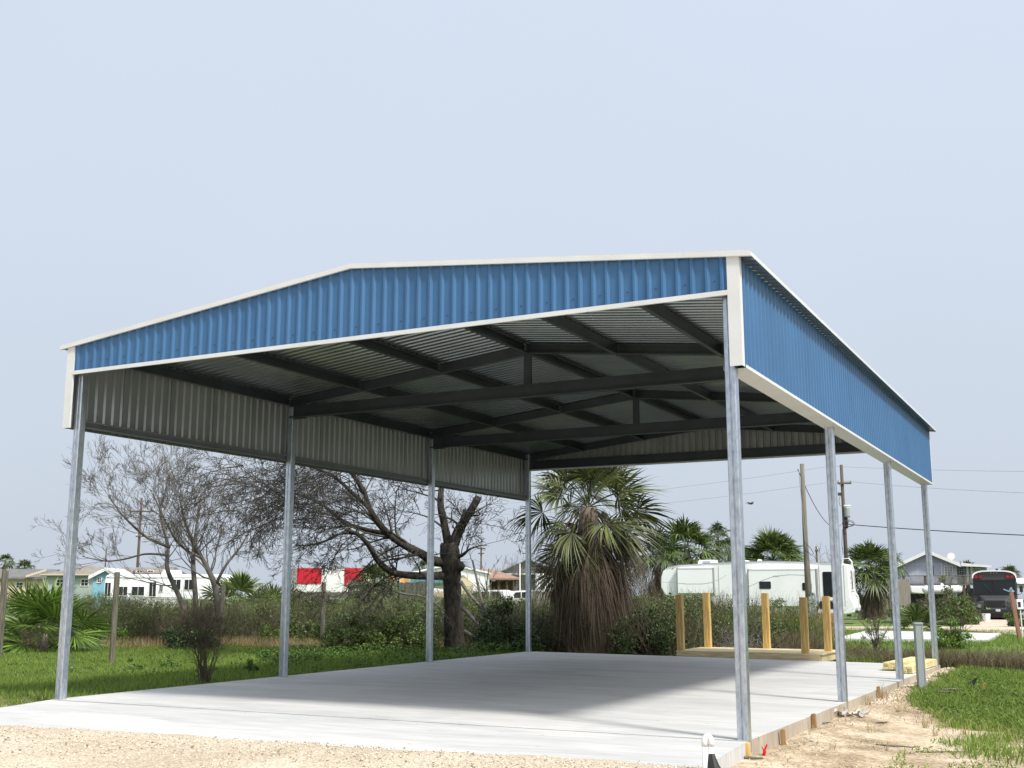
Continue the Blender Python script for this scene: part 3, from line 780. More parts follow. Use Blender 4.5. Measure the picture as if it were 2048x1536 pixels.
# ------------------------------------------------------------------ fan palms
def fronds(specs):
    """specs: list of dict(P, d, L, pet, droop, spread, nb, w, tw) -> V, Q"""
    VS = []; QS = []; b = 0
    for f in specs:
        P0 = np.array(f['P'], float); d = nrm(f['d']); pet = f['pet']; Lf = f['L']; nb = f.get('nb', 26)
        sd = np.cross(d, (0,0,1.0)); sd = nrm(sd) if np.linalg.norm(sd) > .05 else np.array([1.,0,0])
        tw = f.get('tw', 0.0); u = np.cross(sd, d)
        sd2 = sd*math.cos(tw)+u*math.sin(tw)
        # petiole, sagging
        n = 5; pts = []
        for i in range(n+1):
            t = i/n; pts.append(P0+d*pet*t+np.array([0,0,-1.])*f['sag']*pet*t*t)
        e = nrm(pts[-1]-pts[-2]); H = pts[-1]
        rp = f.get('rp', .018)
        for i in range(n):
            a_, c_ = pts[i], pts[i+1]
            q = [a_-sd2*rp, a_+sd2*rp, c_+sd2*rp*.8, c_-sd2*rp*.8]; VS.append(np.array(q)); QS.append(np.array([[0,1,2,3]])+b); b += 4
            up_ = np.cross(sd2, e)
            q = [a_-up_*rp*.7, a_+up_*rp*.7, c_+up_*rp*.6, c_-up_*rp*.6]; VS.append(np.array(q)); QS.append(np.array([[0,1,2,3]])+b); b += 4
        s = nrm(sd2-e*np.dot(sd2, e)); m = np.cross(s, e)
        sp = f['spread']; A = np.linspace(-sp, sp, nb)+NR.normal(0, sp*.02, nb)
        keep = NR.random(nb) > f.get('torn', .04); A = A[keep]; nbk = len(A)
        if nbk == 0: continue
        l = Lf*(.66+.34*np.cos(A*.75))*NR.uniform(.86, 1.06, nbk)
        dirs = np.cos(A)[:,None]*e+np.sin(A)[:,None]*s + m*(f.get('cup', .18)*np.abs(np.sin(A))[:,None]) + m*NR.normal(0, f.get('mess', .03), nbk)[:,None]
        dirs /= np.linalg.norm(dirs, axis=1)[:,None]
        cr = -np.sin(A)[:,None]*e+np.cos(A)[:,None]*s
        da = 2*sp/nb
        T = [.02, .3, .52, .72, .88, 1.0]
        wj = f.get('web', .5)
        rows = []
        grav = np.array([0,0,-1.]); wind = np.array(f.get('wind', (0,0,0)), float)
        dl = f['droop']*NR.uniform(.6, 1.5, nbk)
        for t in T:
            wd = np.where(t <= wj+.03, da*t*l*1.02, da*wj*l*(1-t)/(1-wj)*.95)+.002
            ft = max(0, t-.35)
            c = H + dirs*(l*t)[:,None] + grav*(dl*l*(.25*t*t+1.6*ft*ft))[:,None] + wind*(l*ft*ft*1.5)[:,None]
            pl = m*(wd*.35)[:,None]
            rows.append((c-cr*(wd/2)[:,None], c+pl*.6, c+cr*(wd/2)[:,None]))
        V = np.stack([np.stack(r_, 1) for r_ in rows], 1)      # nb, T, 3, 3
        V = V.reshape(-1, 3); K = len(T)
        q = []
        for i in range(K-1):
            for j in range(2):
                q.append([i*3+j, i*3+j+1, (i+1)*3+j+1, (i+1)*3+j])
        q = np.array(q); q = (np.arange(nbk)[:,None,None]*K*3+q[None]).reshape(-1, 4)
        VS.append(V); QS.append(q+b); b += len(V)
    return np.concatenate(VS), np.concatenate(QS)

def palm(label, base, h, crown, n_green, n_dead=0, skirt=0, tr=.2, group=None, lean=(0,0), wind=(0,0,0), mats=None, nb=22, name='fan_palm', up=.2, pet=None, lo=-.55, droop=.45, torn=.05, dlen=1.0, skirt_r=1.0, leafmat=None, messy=.05, tw=.5):
    """crown: frond reach. skirt: length of hanging dead fronds below the crown"""
    T = thing(name, label, 'palm tree', base, 0, group)
    top = np.array([lean[0], lean[1], h])
    mb = MB(); pts = [top*t+np.array([0,0,-.25*(1-t)]) for t in np.linspace(0, 1, 7)]
    mb.tube(pts, [tr*1.5, tr*1.15, tr, tr*.95, tr*.9, tr*.9, tr*.6], 12)
    mb.build('trunk', m_palm_trunk, T, smooth=True)
    sp = []
    pet = pet if pet is not None else crown*.5
    for k in range(n_green):
        t = (k+.5)/n_green
        el = math.radians(88)*(1-t)**.8 + lo*t           # from upright to hanging
        el += R.uniform(-.15, .15)
        az = k*2.39996+R.uniform(-.3, .3)
        d = (math.cos(az)*math.cos(el), math.sin(az)*math.cos(el), math.sin(el))
        sp.append(dict(P=top+np.array(d)*tr*.3, d=d, L=crown*.62*R.uniform(.85, 1.12), pet=pet*R.uniform(.75, 1.15)*(1.0-.25*(1-t)), sag=.12+.28*t,
                       droop=droop*R.uniform(.2, 1.9), spread=math.radians(R.uniform(88, 112)), nb=nb, tw=R.uniform(-tw, tw), wind=wind, torn=torn, mess=messy))
    V, Qd = fronds(sp); np_obj('crown', V, Qd, leafmat or m_palm_g, T)
    if n_dead:
        sp = []
        for k in range(n_dead):
            t = R.random(); az = R.uniform(0, 2*math.pi); rr = tr+.02
            z = h*.97-skirt*t*.8
            el = -1.2-.3*R.random() if t > .45 else (-.85-.5*R.random() if t > .12 else -.3-.6*R.random())
            P0 = top*(z/h)+np.array([math.cos(az), math.sin(az), 0])*rr
            d = (math.cos(az)*math.cos(el), math.sin(az)*math.cos(el), math.sin(el))
            kk = skirt_r*(1-.85*t)
            sp.append(dict(P=P0, d=d, L=crown*.55*dlen*(1-.3*t)*R.uniform(.7, 1.15), pet=pet*.62*kk*R.uniform(.6, 1.3), sag=.5, droop=1.1*R.uniform(.6, 1.4),
                           spread=math.radians(R.uniform(30, 75)*(1-.65*t)), nb=max(9, nb*2//3), tw=R.uniform(-1.3, 1.3), wind=wind, torn=.25, mess=.36, cup=.4, web=.3))
        V, Qd = fronds(sp); np_obj('dead_fronds', V, Qd, m_palm_dead, T)
    return T

# the big wind-torn palm behind the slab
bp_ = (.45, 16.35, -.25)
palm('very large shaggy palm with torn fronds and a long dead skirt behind the slab', bp_, 3.75, 1.7, 46, 360, 3.1, tr=.34, nb=40,
     wind=(.16,.03,-.04), droop=.22, torn=.12, lo=-.95, pet=1.15, dlen=.9, skirt_r=1.2, messy=.09, tw=1.1, leafmat=m_palm_big)

# ------------------------------------------------------------------ bare trees
def rot_about(d, ang, rng):
    d = nrm(d); a = nrm(np.cross(d, nrm([rng.gauss(0,1), rng.gauss(0,1), rng.gauss(0,1)])))
    return nrm(d*math.cos(ang)+a*math.sin(ang))
class Twigs:
    """fast collector of 3-sided tubes"""
    def __init__(s): s.segs = []
    def line(s, pts, radii): s.segs.append((np.array(pts), np.array(radii)))
    def build(s, name, mat, parent=None, n=3):
        VS = []; QS = []; b = 0
        from collections import defaultdict
        by = defaultdict(list)
        for p, r in s.segs: by[len(p)].append((p, r))
        for k, lst in by.items():
            P = np.array([q[0] for q in lst]); Rr = np.array([q[1] for q in lst])     # m,k,3 / m,k
            T = np.gradient(P, axis=1); T /= np.linalg.norm(T, axis=2, keepdims=True)+1e-9
            ref = np.array([.31,.17,.93]); A = np.cross(T, ref); A /= np.linalg.norm(A, axis=2, keepdims=True)+1e-9
            B = np.cross(T, A); rings = []
            for j in range(n):
                q = 2*math.pi*j/n; rings.append(P+(A*math.cos(q)+B*math.sin(q))*Rr[..., None])
            V = np.stack(rings, 2)          # m,k,n,3
            m = len(lst); idx = np.arange(m*k*n).reshape(m, k, n)
            for j in range(n):
                j2 = (j+1) % n
                q = np.stack([idx[:, :-1, j], idx[:, :-1, j2], idx[:, 1:, j2], idx[:, 1:, j]], -1).reshape(-1, 4); QS.append(q+b)
            VS.append(V.reshape(-1, 3)); b += m*k*n
        return np_obj(name, np.concatenate(VS), np.concatenate(QS), mat, parent)
def grow(tw, p, d, L_, r, lvl, rng, kids, wig=.16, up=0.0, ang=(.4, .95), rmin=.004, short=.58, seg=6, tstart=.25):
    pts = [np.array(p, float)]; d = nrm(d); st = L_/seg
    for i in range(seg):
        d = nrm(d+np.array([rng.gauss(0, wig), rng.gauss(0, wig), rng.gauss(0, wig)+up]))
        pts.append(pts[-1]+d*st)
    rad = [max(rmin, r*(1-.72*i/seg)) for i in range(seg+1)]
    tw.line(pts, rad)
    if lvl > 0:
        for k in range(kids[lvl-1]):
            t = rng.uniform(tstart, 1.0); i = min(int(t*seg), seg-1); f = t*seg-i
            q = pts[i]*(1-f)+pts[i+1]*f; dd = nrm(pts[i+1]-pts[i])
            grow(tw, q, rot_about(dd, rng.uniform(*ang), rng), L_*short*rng.uniform(.65, 1.2)*(1.15-.45*t), max(rmin, rad[i]*.55), lvl-1, rng, kids, wig, up, ang, rmin, short, seg, tstart)
def limb(mb, pts, radii, jit=.0, k_=1.0):
    radii = [r*k_ for r in radii]
    # smooth the polyline
    P = [np.array(p, float) for p in pts]; out = []; rr = []
    for i in range(len(P)-1):
        p0 = P[max(i-1,0)]; p1 = P[i]; p2 = P[i+1]; p3 = P[min(i+2,len(P)-1)]
        for t in np.linspace(0, 1, 5)[:-1]:
            out.append(.5*((2*p1)+(-p0+p2)*t+(2*p0-5*p1+4*p2-p3)*t*t+(-p0+3*p1-3*p2+p3)*t**3)); rr.append(radii[i]*(1-t)+radii[i+1]*t)
    out.append(P[-1]); rr.append(radii[-1])
    rr = [r*(1+R.uniform(-jit, jit)) for r in rr]
    mb.tube(out, rr, 12)
    return out, rr
def sprout(tw, pts, rr, n, L_, rng, lvl, kids, t0=.15, **kw):
    k = len(pts)
    for _ in range(n):
        t = rng.uniform(t0, 1); i = min(int(t*(k-1)), k-2); q = pts[i]*.5+pts[i+1]*.5; dd = nrm(pts[i+1]-pts[i])
        a = rng.uniform(.4, 1.2)
        grow(tw, q, rot_about(dd, a, rng), L_*rng.uniform(.6, 1.25), max(.009, rr[i]*.34), lvl, rng, kids, **kw)

rg = random.Random(5)
TB = thing('bare_tree', 'large dark leafless tree with thick trunk, sawn-off stubs and a dense tangle of twigs', 'tree', (0,0,0))
tb = MB(); tw = Twigs(); D = 29.6
limb(tb, [PX(911,1312,D), PX(909,1290,D), PX(907,1240,D), PX(905,1190,D), PX(903,1150,D), PX(900,1110,D), PX(897,1085,D)], [.36,.29,.245,.225,.25,.27,.22], .05)
A1 = limb(tb, [PX(903,1100,D), PX(918,1060,D), PX(935,1033,D-.2), PX(957,994,D-.3)], [.16,.13,.105,.095], .04)
A2 = limb(tb, [PX(918,1062,D), PX(925,1040,D), PX(931,1019,D)], [.085,.07,.06], .04)
A3 = limb(tb, [PX(897,1090,D), PX(888,1045,D), PX(881,1010,D), PX(884,960,D+.3), PX(890,900,D+.6)], [.17,.13,.12,.09,.05], .04, .74)
A4 = limb(tb, [PX(896,1125,D), PX(868,1122,D-.2), PX(840,1106,D-.4), PX(800,1085,D-.6), PX(765,1056,D-.8), PX(738,1015,D-1), PX(727,980,D-1), PX(700,940,D-.8), PX(665,900,D-.5)], [.19,.17,.15,.13,.12,.095,.08,.06,.03], .04, .74)
A5 = limb(tb, [PX(740,1018,D-1), PX(704,985,D-1.3), PX(670,955,D-1.6), PX(624,934,D-2), PX(570,925,D-2.4)], [.075,.065,.055,.04,.02], .04, .74)
A6 = limb(tb, [PX(780,1068,D-.8), PX(735,1060,D-.2), PX(690,1045,D+.3), PX(645,1010,D+.8), PX(598,990,D+1.2), PX(550,985,D+1.6)], [.09,.08,.07,.055,.04,.02], .04, .74)
A7 = limb(tb, [PX(896,1150,D), PX(860,1152,D-.3), PX(812,1150,D-.6), PX(780,1142,D-.8), PX(755,1120,D-1), PX(738,1092,D-1.2), PX(715,1068,D-1.4), PX(690,1060,D-1.6)], [.17,.14,.12,.11,.10,.085,.06,.045], .04, .74)
A8 = limb(tb, [PX(715,1068,D-1.4), PX(680,1068,D-1.6), PX(640,1086,D-1.8), PX(590,1092,D-2)], [.045,.04,.035,.018], .05, .74)
A9 = limb(tb, [PX(903,1120,D), PX(925,1110,D-.2), PX(940,1098,D-.3), PX(965,1090,D)], [.08,.06,.04,.02], .05, .74)
kn = MB()
tb.tube([PX(905,1140,D), PX(922,1132,D-.1), PX(928,1128,D-.1)], [.13,.13,.07], 10)
tb.build('trunk', m_bark, TB, smooth=True)
K3 = (5, 5, 5)
for (pts, rr), n, Ls, lv in ((A3, 12, 1.6, 3), (A4, 24, 1.9, 3), (A5, 20, 1.8, 3), (A6, 20, 1.8, 3), (A7, 14, 1.2, 3), (A8, 8, .7, 2), (A9, 5, 1.2, 3), (A1, 4, 1.1, 2), (A2, 2, .8, 2)):
    for q in pts: pass
    sprout(tw, pts, rr, n, Ls, rg, lv, K3, wig=.17, up=-.015, rmin=.0046)
# drooping outer sprays on the left
for _ in range(30):
    p = PX(rg.uniform(470, 740), rg.uniform(930, 1040), D+rg.uniform(-2.5, 1.5))
    grow(tw, p, (-.7+rg.uniform(-.4,.4)*.8, -.3+rg.uniform(-.6,.6), rg.uniform(-.25,.45)), rg.uniform(1.2, 2.1), .02, 3, rg, (3, 4, 5), wig=.14, up=-.06, rmin=.005)
tw.build('crown', m_twig, TB)

TB2 = thing('bare_tree', 'slender grey leafless tree with leaning stems in front of the long white trailer', 'tree', (0,0,0))
tb = MB(); tw = Twigs(); D = 33
B1 = limb(tb, [PX(376,1240,D), PX(366,1210,D), PX(350,1175,D), PX(334,1135,D), PX(336,1092,D+.3), PX(325,1050,D+.6), PX(318,1000,D+.8)], [.085,.075,.07,.065,.05,.035,.02])
B2 = limb(tb, [PX(394,1240,D), PX(390,1180,D), PX(386,1125,D), PX(387,1087,D), PX(372,1050,D-.3), PX(360,1000,D-.6)], [.08,.075,.07,.055,.04,.02])
B3 = limb(tb, [PX(438,1240,D), PX(434,1195,D), PX(428,1165,D), PX(405,1117,D), PX(391,1088,D), PX(395,1040,D+.5), PX(405,985,D+.9)], [.11,.10,.09,.06,.05,.035,.018])
B4 = limb(tb, [PX(340,1095,D), PX(300,1078,D-.3), PX(272,1057,D-.6), PX(238,1022,D-.9), PX(217,990,D-1)], [.045,.04,.035,.022,.012])
B5 = limb(tb, [PX(334,1110,D), PX(290,1108,D+.3), PX(250,1118,D+.6), PX(212,1122,D+.8), PX(165,1113,D+1)], [.035,.03,.026,.02,.01])
B6 = limb(tb, [PX(432,1168,D), PX(452,1130,D), PX(480,1095,D+.3), PX(505,1050,D+.5)], [.05,.04,.03,.015])
B7 = limb(tb, [PX(405,1117,D), PX(360,1090,D-.5), PX(330,1040,D-1), PX(305,985,D-1.3)], [.04,.035,.025,.012])
tb.build('trunk', m_twig_pale, TB2, smooth=True)
for (pts, rr), n, Ls in ((B1, 14, 1.9), (B2, 14, 1.9), (B3, 14, 2.0), (B4, 14, 1.5), (B5, 11, 1.2), (B6, 10, 1.5), (B7, 13, 1.7)):
    sprout(tw, pts, rr, n, Ls, rg, 3, (4, 4, 4), t0=.3, wig=.12, up=.05, rmin=.0042, ang=(.3, .8))
tw.build('crown', m_twig_pale, TB2)

def bare(name, label, base_p, h, spread, nst, mat, lvl=2, kids=(5, 5), r=.02, rmin=.004, up=.03, cat='shrub', group=None, seed=1, wig=.12, lean=(0,0), short=.55):
    rr = random.Random(seed); T = thing(name, label, cat, base_p, 0, group); tw = Twigs()
    for k in range(nst):
        a = rr.uniform(0, 2*math.pi); s_ = rr.uniform(.1, 1)*spread
        grow(tw, (rr.uniform(-.06,.06), rr.uniform(-.06,.06), -.05), (math.cos(a)*s_+lean[0], math.sin(a)*s_+lean[1], 1), h*rr.uniform(.6, 1.1), r*rr.uniform(.6, 1.2), lvl, rr, kids, wig, up, (.3,.75), rmin, short)
    tw.build('stems', mat, T); return T
g = G(408, 1371, -.1)
bare('leafless_shrub', 'brown twiggy leafless shrub growing against the left edge of the slab', (g[0], g[1], float(gh(g[0], g[1]))), 1.5, .34, 38, m_twig_brown, 2, (3, 4), r=.008, rmin=.0019, up=.02, seed=3, short=.33)
q = F(400, 32.5); bare('leafless_shrub', 'wide reddish brown thicket shrub at the foot of the slender grey tree', q, 1.15, 1.1, 44, m_twig_brown, 2, (5, 5), r=.012, rmin=.004, seed=4)
q = F(985, 60); bare('dead_tree', 'thin dead tree with bare forked top in front of the brown-roofed pavilion', q, 3.2, .2, 3, m_twig_pale, 2, (4, 4), r=.09, rmin=.012, cat='tree', seed=9)
q = F(1030, 120); bare('bare_tree', 'small hazy bare tree beside the large grey-roofed house', q, 4.2, .5, 12, m_twig_pale, 2, (6, 6), r=.05, rmin=.01, cat='tree', seed=10)
q = F(1655, 90); bare('bare_tree', 'low bare tree crown showing above the back end of the camper', q, 4.0, .7, 14, m_twig_pale, 2, (6, 6), r=.04, rmin=.012, cat='tree', seed=12)
# fallen branches beside the tree
FB = thing('fallen_branch', 'grey fallen branches leaning in the brush to the right of the big tree trunk', 'branches', (0,0,0))
for pts, r0 in (([PX(921,1163,29), PX(940,1190,28.8), PX(962,1215,28.6), PX(975,1240,28.4), PX(985,1262,28.2)], .05),
                ([PX(925,1215,28.7), PX(948,1240,28.6), PX(968,1258,28.4), PX(990,1275,28.2)], .055),
                ([PX(928,1262,28.6), PX(945,1272,28.5), PX(968,1283,28.3)], .05),
                ([PX(985,1262,28.4), PX(965,1205,28.6), PX(955,1165,28.9), PX(945,1120,29.1)], .04),
                ([PX(760,1168,29), PX(800,1186,28.8), PX(850,1195,28.6), PX(890,1222,28.4)], .03)):
    mb = MB(); tw = Twigs()
    o_, r_ = limb(mb, pts, [r0, r0*.9, r0*.75, r0*.6, r0*.4][:len(pts)], .05)
    sprout(tw, o_, r_, 5, .5, rg, 1, (3,), wig=.2, rmin=.006)
    lb_ = mb.build('limb', m_twig_pale, FB, smooth=True); tw.build('twigs', m_twig_pale, lb_)

# ------------------------------------------------------------------ leafy bushes
def leaf_cloud(C, n, size, asp=.45, up=.3):
    """C: list of (centre, radius xyz) clumps; returns V, Q of leaf quads"""
    idx = NR.integers(0, len(C), n)
    cen = np.array([c[0] for c in C])[idx]; rad = np.array([c[1] for c in C])[idx]
    d = NR.normal(0, 1, (n, 3)); d /= np.linalg.norm(d, axis=1)[:,None]
    rr = NR.random(n)**.45
    P = cen+d*rad*rr[:,None]
    a = NR.normal(0, 1, (n, 3)); a[:,2] += up; a /= np.linalg.norm(a, axis=1)[:,None]
    b_ = np.cross(a, NR.normal(0, 1, (n, 3))); b_ /= np.linalg.norm(b_, axis=1)[:,None]
    s = (size*NR.uniform(.6, 1.4, n))[:,None]
    V = np.stack([P-a*s, P+b_*s*asp, P+a*s, P-b_*s*asp], 1).reshape(-1, 3)
    return V, np.arange(n*4).reshape(-1, 4)
def clumps(w, d, h, k, cr, rng, z0=0.0, dome=True):
    C = []
    for _ in range(k):
        a = rng.uniform(0, 2*math.pi); q = math.sqrt(rng.random())
        x = math.cos(a)*q*w/2; y = math.sin(a)*q*d/2
        top = h*(math.sqrt(max(0, 1-.8*q*q)) if dome else 1)*rng.uniform(.75, 1.05)
        z = z0+rng.uniform(.12, 1)*top
        r_ = cr*rng.uniform(.6, 1.3); C.append(((x, y, max(z-r_*.5, .05)), (r_, r_, r_*.85)))
    return C
def bush(label, base, w, d, h, mat, n=4000, size=.035, k=24, cr=.22, seed=1, group=None, name='leafy_bush', asp=.5, stems=8, cat='bush'):
    rr = random.Random(seed); T = thing(name, label, cat, base, 0, group)
    V, Qd = leaf_cloud(clumps(w, d, h, k, cr, rr), n, size, asp); np_obj('foliage', V, Qd, mat, T)
    tw = Twigs()
    for _ in range(stems):
        a = rr.uniform(0, 2*math.pi)
        grow(tw, (rr.uniform(-.05,.05), rr.uniform(-.05,.05), -.05), (math.cos(a)*w/h*.45*rr.random(), math.sin(a)*w/h*.45*rr.random(), 1), h*.9, .014, 1, rr, (4,), wig=.12, rmin=.005)
    tw.build('stems', m_twig_brown, T); return T
# individual bushes (placed where they stand, by bearing and distance)
bush('dark green leafy bush growing against the back left carport post', F(1012, 27.6), 1.5, 1.3, 1.62, m_leaf_d, 9000, .035, 40, .26, 2)
bush('sprawling green bush left of the big tree trunk, near the slab edge', F(802, 29.5), 2.0, 1.5, 1.3, m_leaf, 9000, .035, 40, .26, 3)
bush('broad dark bush behind the left lawn, close to the second left post', F(715, 30), 1.9, 1.4, 1.25, m_leaf, 7000, .035, 34, .26, 13)
bush('dark green bush between the shaggy palm and the wooden deck', F(1290, 27.5), 1.6, 1.4, 1.2, m_leaf_d, 8000, .034, 36, .26, 4)
bush('olive bush just left of the deck, in front of the camper', F(1335, 30), 1.9, 1.6, 1.25, m_leaf, 7000, .036, 34, .28, 5)
bush('rounded green bush rising above the deck next to the front right post', F(1440, 33), 1.3, 1.2, 1.35, m_leaf, 6500, .034, 30, .25, 6)
bush('green bush seen just right of the front right post, by the reeds', F(1512, 34), 1.2, 1.0, 1.15, m_leaf, 5000, .034, 26, .24, 7)
T = bush('bright green rounded shrub with many thin stems, in front of the bus', F(1899, 33.5, -.3), 1.02, .95, 1.12, m_leaf_b, 5200, .030, 34, .17, 8, stems=16)
bush('thin young sapling with sparse light green leaves beside the third right post', F(1745, 32.5, -.35), .75, .7, 1.15, m_leaf_b, 900, .026, 16, .17, 9, stems=14, name='sapling', cat='sapling')
bush('dark bushy evergreen shrub left of the bus under the house deck', F(1916, 56), 1.7, 1.6, 1.6, m_leaf, 4000, .06, 34, .4, 10)
bush('low brownish scrub in front of the white tank', F(1860, 58), 4.2, 2.2, 1.6, m_brush, 7000, .055, 40, .4, 11)
bush('grey green shrub at the far right edge behind the meter box', F(2046, 52), 1.5, 1.4, 1.5, m_leaf, 3000, .05, 20, .3, 12)
bush('tall green shrub in front of the pale house balcony windows', F(1895, 63), 1.0, 1.0, 2.9, m_leaf, 2200, .05, 20, .3, 15)
bush('green hedge clump left of the small house with blue walls', F(262, 38), 2.4, 1.6, 1.15, m_leaf, 6500, .04, 30, .3, 16)
bush('bright green shrub by the leaning fan palm at the far left', F(205, 33), 1.5, 1.2, .95, m_leaf_b, 4500, .035, 26, .25, 17)
bush('dark shrub at the foot of the slender grey tree', F(385, 31.5), 1.5, 1.2, .95, m_leaf_d, 4500, .035, 26, .25, 18)
bush('big olive shrub standing behind the second left carport post', F(600, 34), 2.6, 1.6, 1.1, m_leaf, 7000, .04, 34, .3, 19)
bush('green climbing shrub against the weathered plank fence', F(690, 42), 3.2, 1.4, 1.5, m_leaf_b, 5000, .045, 34, .3, 20)
bush('dense shrub mass behind the camper roof, left of the dense palm', F(1480, 82), 8.0, 3.0, 4.6, m_leaf_d, 7000, .12, 40, .8, 21)

# low weeds along the slab's left edge
P = scatter(5200, -7, -.02, 4.6, 15.2, lambda x, y: (vnoise(x, y, 1.3, 31) > .45) & (y < back_edge(x)+.3) & (y > 4.6+(-x)*1.1))
C = P
n = len(P)*5
idx = np.repeat(np.arange(len(P)), 5)
a = NR.normal(0, 1, (n, 3)); a[:,2] = np.abs(a[:,2])*.7; a /= np.linalg.norm(a, axis=1)[:,None]
b_ = np.cross(a, NR.normal(0, 1, (n, 3))); b_ /= np.linalg.norm(b_, axis=1)[:,None]
Pn = P[idx]+NR.normal(0, .04, (n, 3))*np.array([1,1,0])+np.array([0,0,1])*NR.uniform(.02, .24, n)[:,None]*(.4+vnoise(P[idx,0], P[idx,1], 1.1, 35)[:,None]); s = NR.uniform(.018, .04, n)[:,None]
V = np.stack([Pn-a*s, Pn+b_*s*.5, Pn+a*s, Pn-b_*s*.5], 1).reshape(-1, 3)
tag(np_obj('weeds', V, np.arange(n*4).reshape(-1, 4), m_weed), 'dark green leafy weeds creeping over the lawn left of the slab', 'weeds', kind='stuff')
P = scatter(2600, -15, -.6, 2.5, 16, lambda x, y: (vnoise(x, y, .55, 191) > .72) & (y < back_edge(x)-.3))
leaves_at_pts = P
def rosette(label, x, y, h, seed, mat=None, n=400):
    rr = random.Random(seed); T = thing('weed_plant', label, 'weed', (x, y, float(gh(x, y))))
    V, Qd = leaf_cloud(clumps(h*1.1, h*1.1, h, 9, h*.28, rr), n, .028, .5); np_obj('foliage', V, Qd, mat or m_weed, T)
for u, v, h, sd, lb in ((265, 1340, .28, 1, 'small dark weed in the lawn right of the tall fence post'), (337, 1335, .32, 2, 'bushy dark weed in the middle of the left lawn'),
                    (615, 1325, .45, 3, 'clump of dark weeds right of the second left carport post'), (500, 1352, .25, 4, 'low weed at the slab edge left of the second carport post')):
    g = G(u, v, -.15); rosette(lb, g[0], g[1], h, sd)

# brush thicket beyond the left lawn: leafy mounds, tangled stems and twigs
def thick_pts(n, x0, x1, depth, off=.5):
    x = NR.uniform(x0, x1, n); t = NR.random(n)**1.2*depth
    y = back_edge(x)+off+t + (vnoise(x, x*0, 1.5, 41)-.5)*1.2
    k = ~((x > 3.2) & (y > 14) & (y < 24))
    x, y = x[k], y[k]
    return np.stack([x, y, gh(x, y)], 1)
def thick_h(P): return (.78+.75*vnoise(P[:,0], P[:,1], 2.4, 51)+.35*vnoise(P[:,0], P[:,1], .8, 52))*np.clip(.55+(P[:,1]-back_edge(P[:,0]))*.18, .55, 1)
P = thick_pts(46000, -26, 4, 13, 1.1)
hh = thick_h(P)
n = len(P); la = NR.uniform(0, 2*np.pi, n); l = np.abs(NR.normal(0, .55, n)); h = hh*NR.uniform(.4, 1.15, n)
top = np.stack([np.cos(la)*l, np.sin(la)*l, np.ones(n)], 1)*h[:,None]
aa = NR.uniform(0, np.pi, n); d = np.stack([np.cos(aa), np.sin(aa), 0*aa], 1)*.0055
mid = P+top*.55+NR.normal(0,.05,(n,3))
V = np.stack([P-d, P+d, mid+d*.8, mid-d*.8, P+top+d*.3, P+top-d*.3], 1).reshape(-1, 3)
bq = np.arange(n)[:, None]*6
tag(np_obj('brush_thicket', V, np.concatenate([bq+np.array([[0,1,2,3]]), bq+np.array([[3,2,4,5]])], 0), m_brush), 'tangled olive and brown brush filling the strip behind the left lawn', 'brush', kind='stuff')
def leaves_at(name, Pn, size, mat, label, asp=.4, cat='brush'):
    n = len(Pn); a = NR.normal(0, 1, (n, 3)); a[:,2] += .5; a /= np.linalg.norm(a, axis=1)[:,None]
    b_ = np.cross(a, NR.normal(0, 1, (n, 3))); b_ /= np.linalg.norm(b_, axis=1)[:,None]; s = (size*NR.uniform(.6, 1.4, n))[:,None]
    V = np.stack([Pn-a*s, Pn+b_*s*asp, Pn+a*s, Pn-b_*s*asp], 1).reshape(-1, 3)
    return tag(np_obj(name, V, np.arange(n*4).reshape(-1, 4), mat), label, cat, kind='stuff')
def mounds(k, per, x0, x1, depth, hs, rs, size, mat, name, label, cat, off=.6):
    C = thick_pts(k, x0, x1, depth, off); H_ = thick_h(C)*NR.uniform(.5, 1.0, len(C))*hs
    r = NR.uniform(.18, .5, len(C))*rs
    idx = np.repeat(np.arange(len(C)), per); n = len(idx)
    d = NR.normal(0, 1, (n, 3)); d /= np.linalg.norm(d, axis=1)[:,None]; q = NR.random(n)**.4
    Pn = C[idx]+d*(r[idx]*q)[:,None]*[1,1,.85]; Pn[:,2] += np.maximum(H_[idx]-r[idx]*.5, .1)
    leaves_at(name, Pn, size, mat, label, .42, cat)
mounds(950, 150, -26, 4, 11, 1.0, 1.0, .034, m_leaf, 'undergrowth', 'olive green leafy undergrowth mixed into the brush behind the left lawn', 'undergrowth', off=1.6)
mounds(380, 140, -9, 3, 6, .95, .9, .03, m_leaf_d, 'undergrowth', 'dark green undergrowth around the foot of the big bare tree', 'undergrowth')
mounds(200, 120, -26, 3, 9, 1.05, .9, .03, m_brush, 'undergrowth', 'dry brownish seed heads and leaves standing in the brush behind the lawn', 'undergrowth', off=1.4)
C = thick_pts(430, -24, 3, 8, .3); tw = Twigs(); rq = random.Random(99)
for c in C:
    for _ in range(3):
        grow(tw, c, (rq.gauss(0,.6), rq.gauss(0,.6), 1), rq.uniform(.7, 1.35), .009, 1, rq, (5,), wig=.16, rmin=.0035, ang=(.3,.9))
tag(tw.build('dead_stems', m_twig_brown), 'bare brown twigs poking through the brush behind the left lawn', 'twigs', kind='stuff')

Pw = np.repeat(leaves_at_pts, 6, 0)+NR.normal(0, .05, (len(leaves_at_pts)*6, 3))*[1,1,0]
leaves_at('lawn_weeds', Pw+np.array([0,0,1])*NR.uniform(.05, .15, len(Pw))[:,None], .022, m_weed, 'dark broad-leaved weeds dotted through the left lawn', .6, 'weeds')
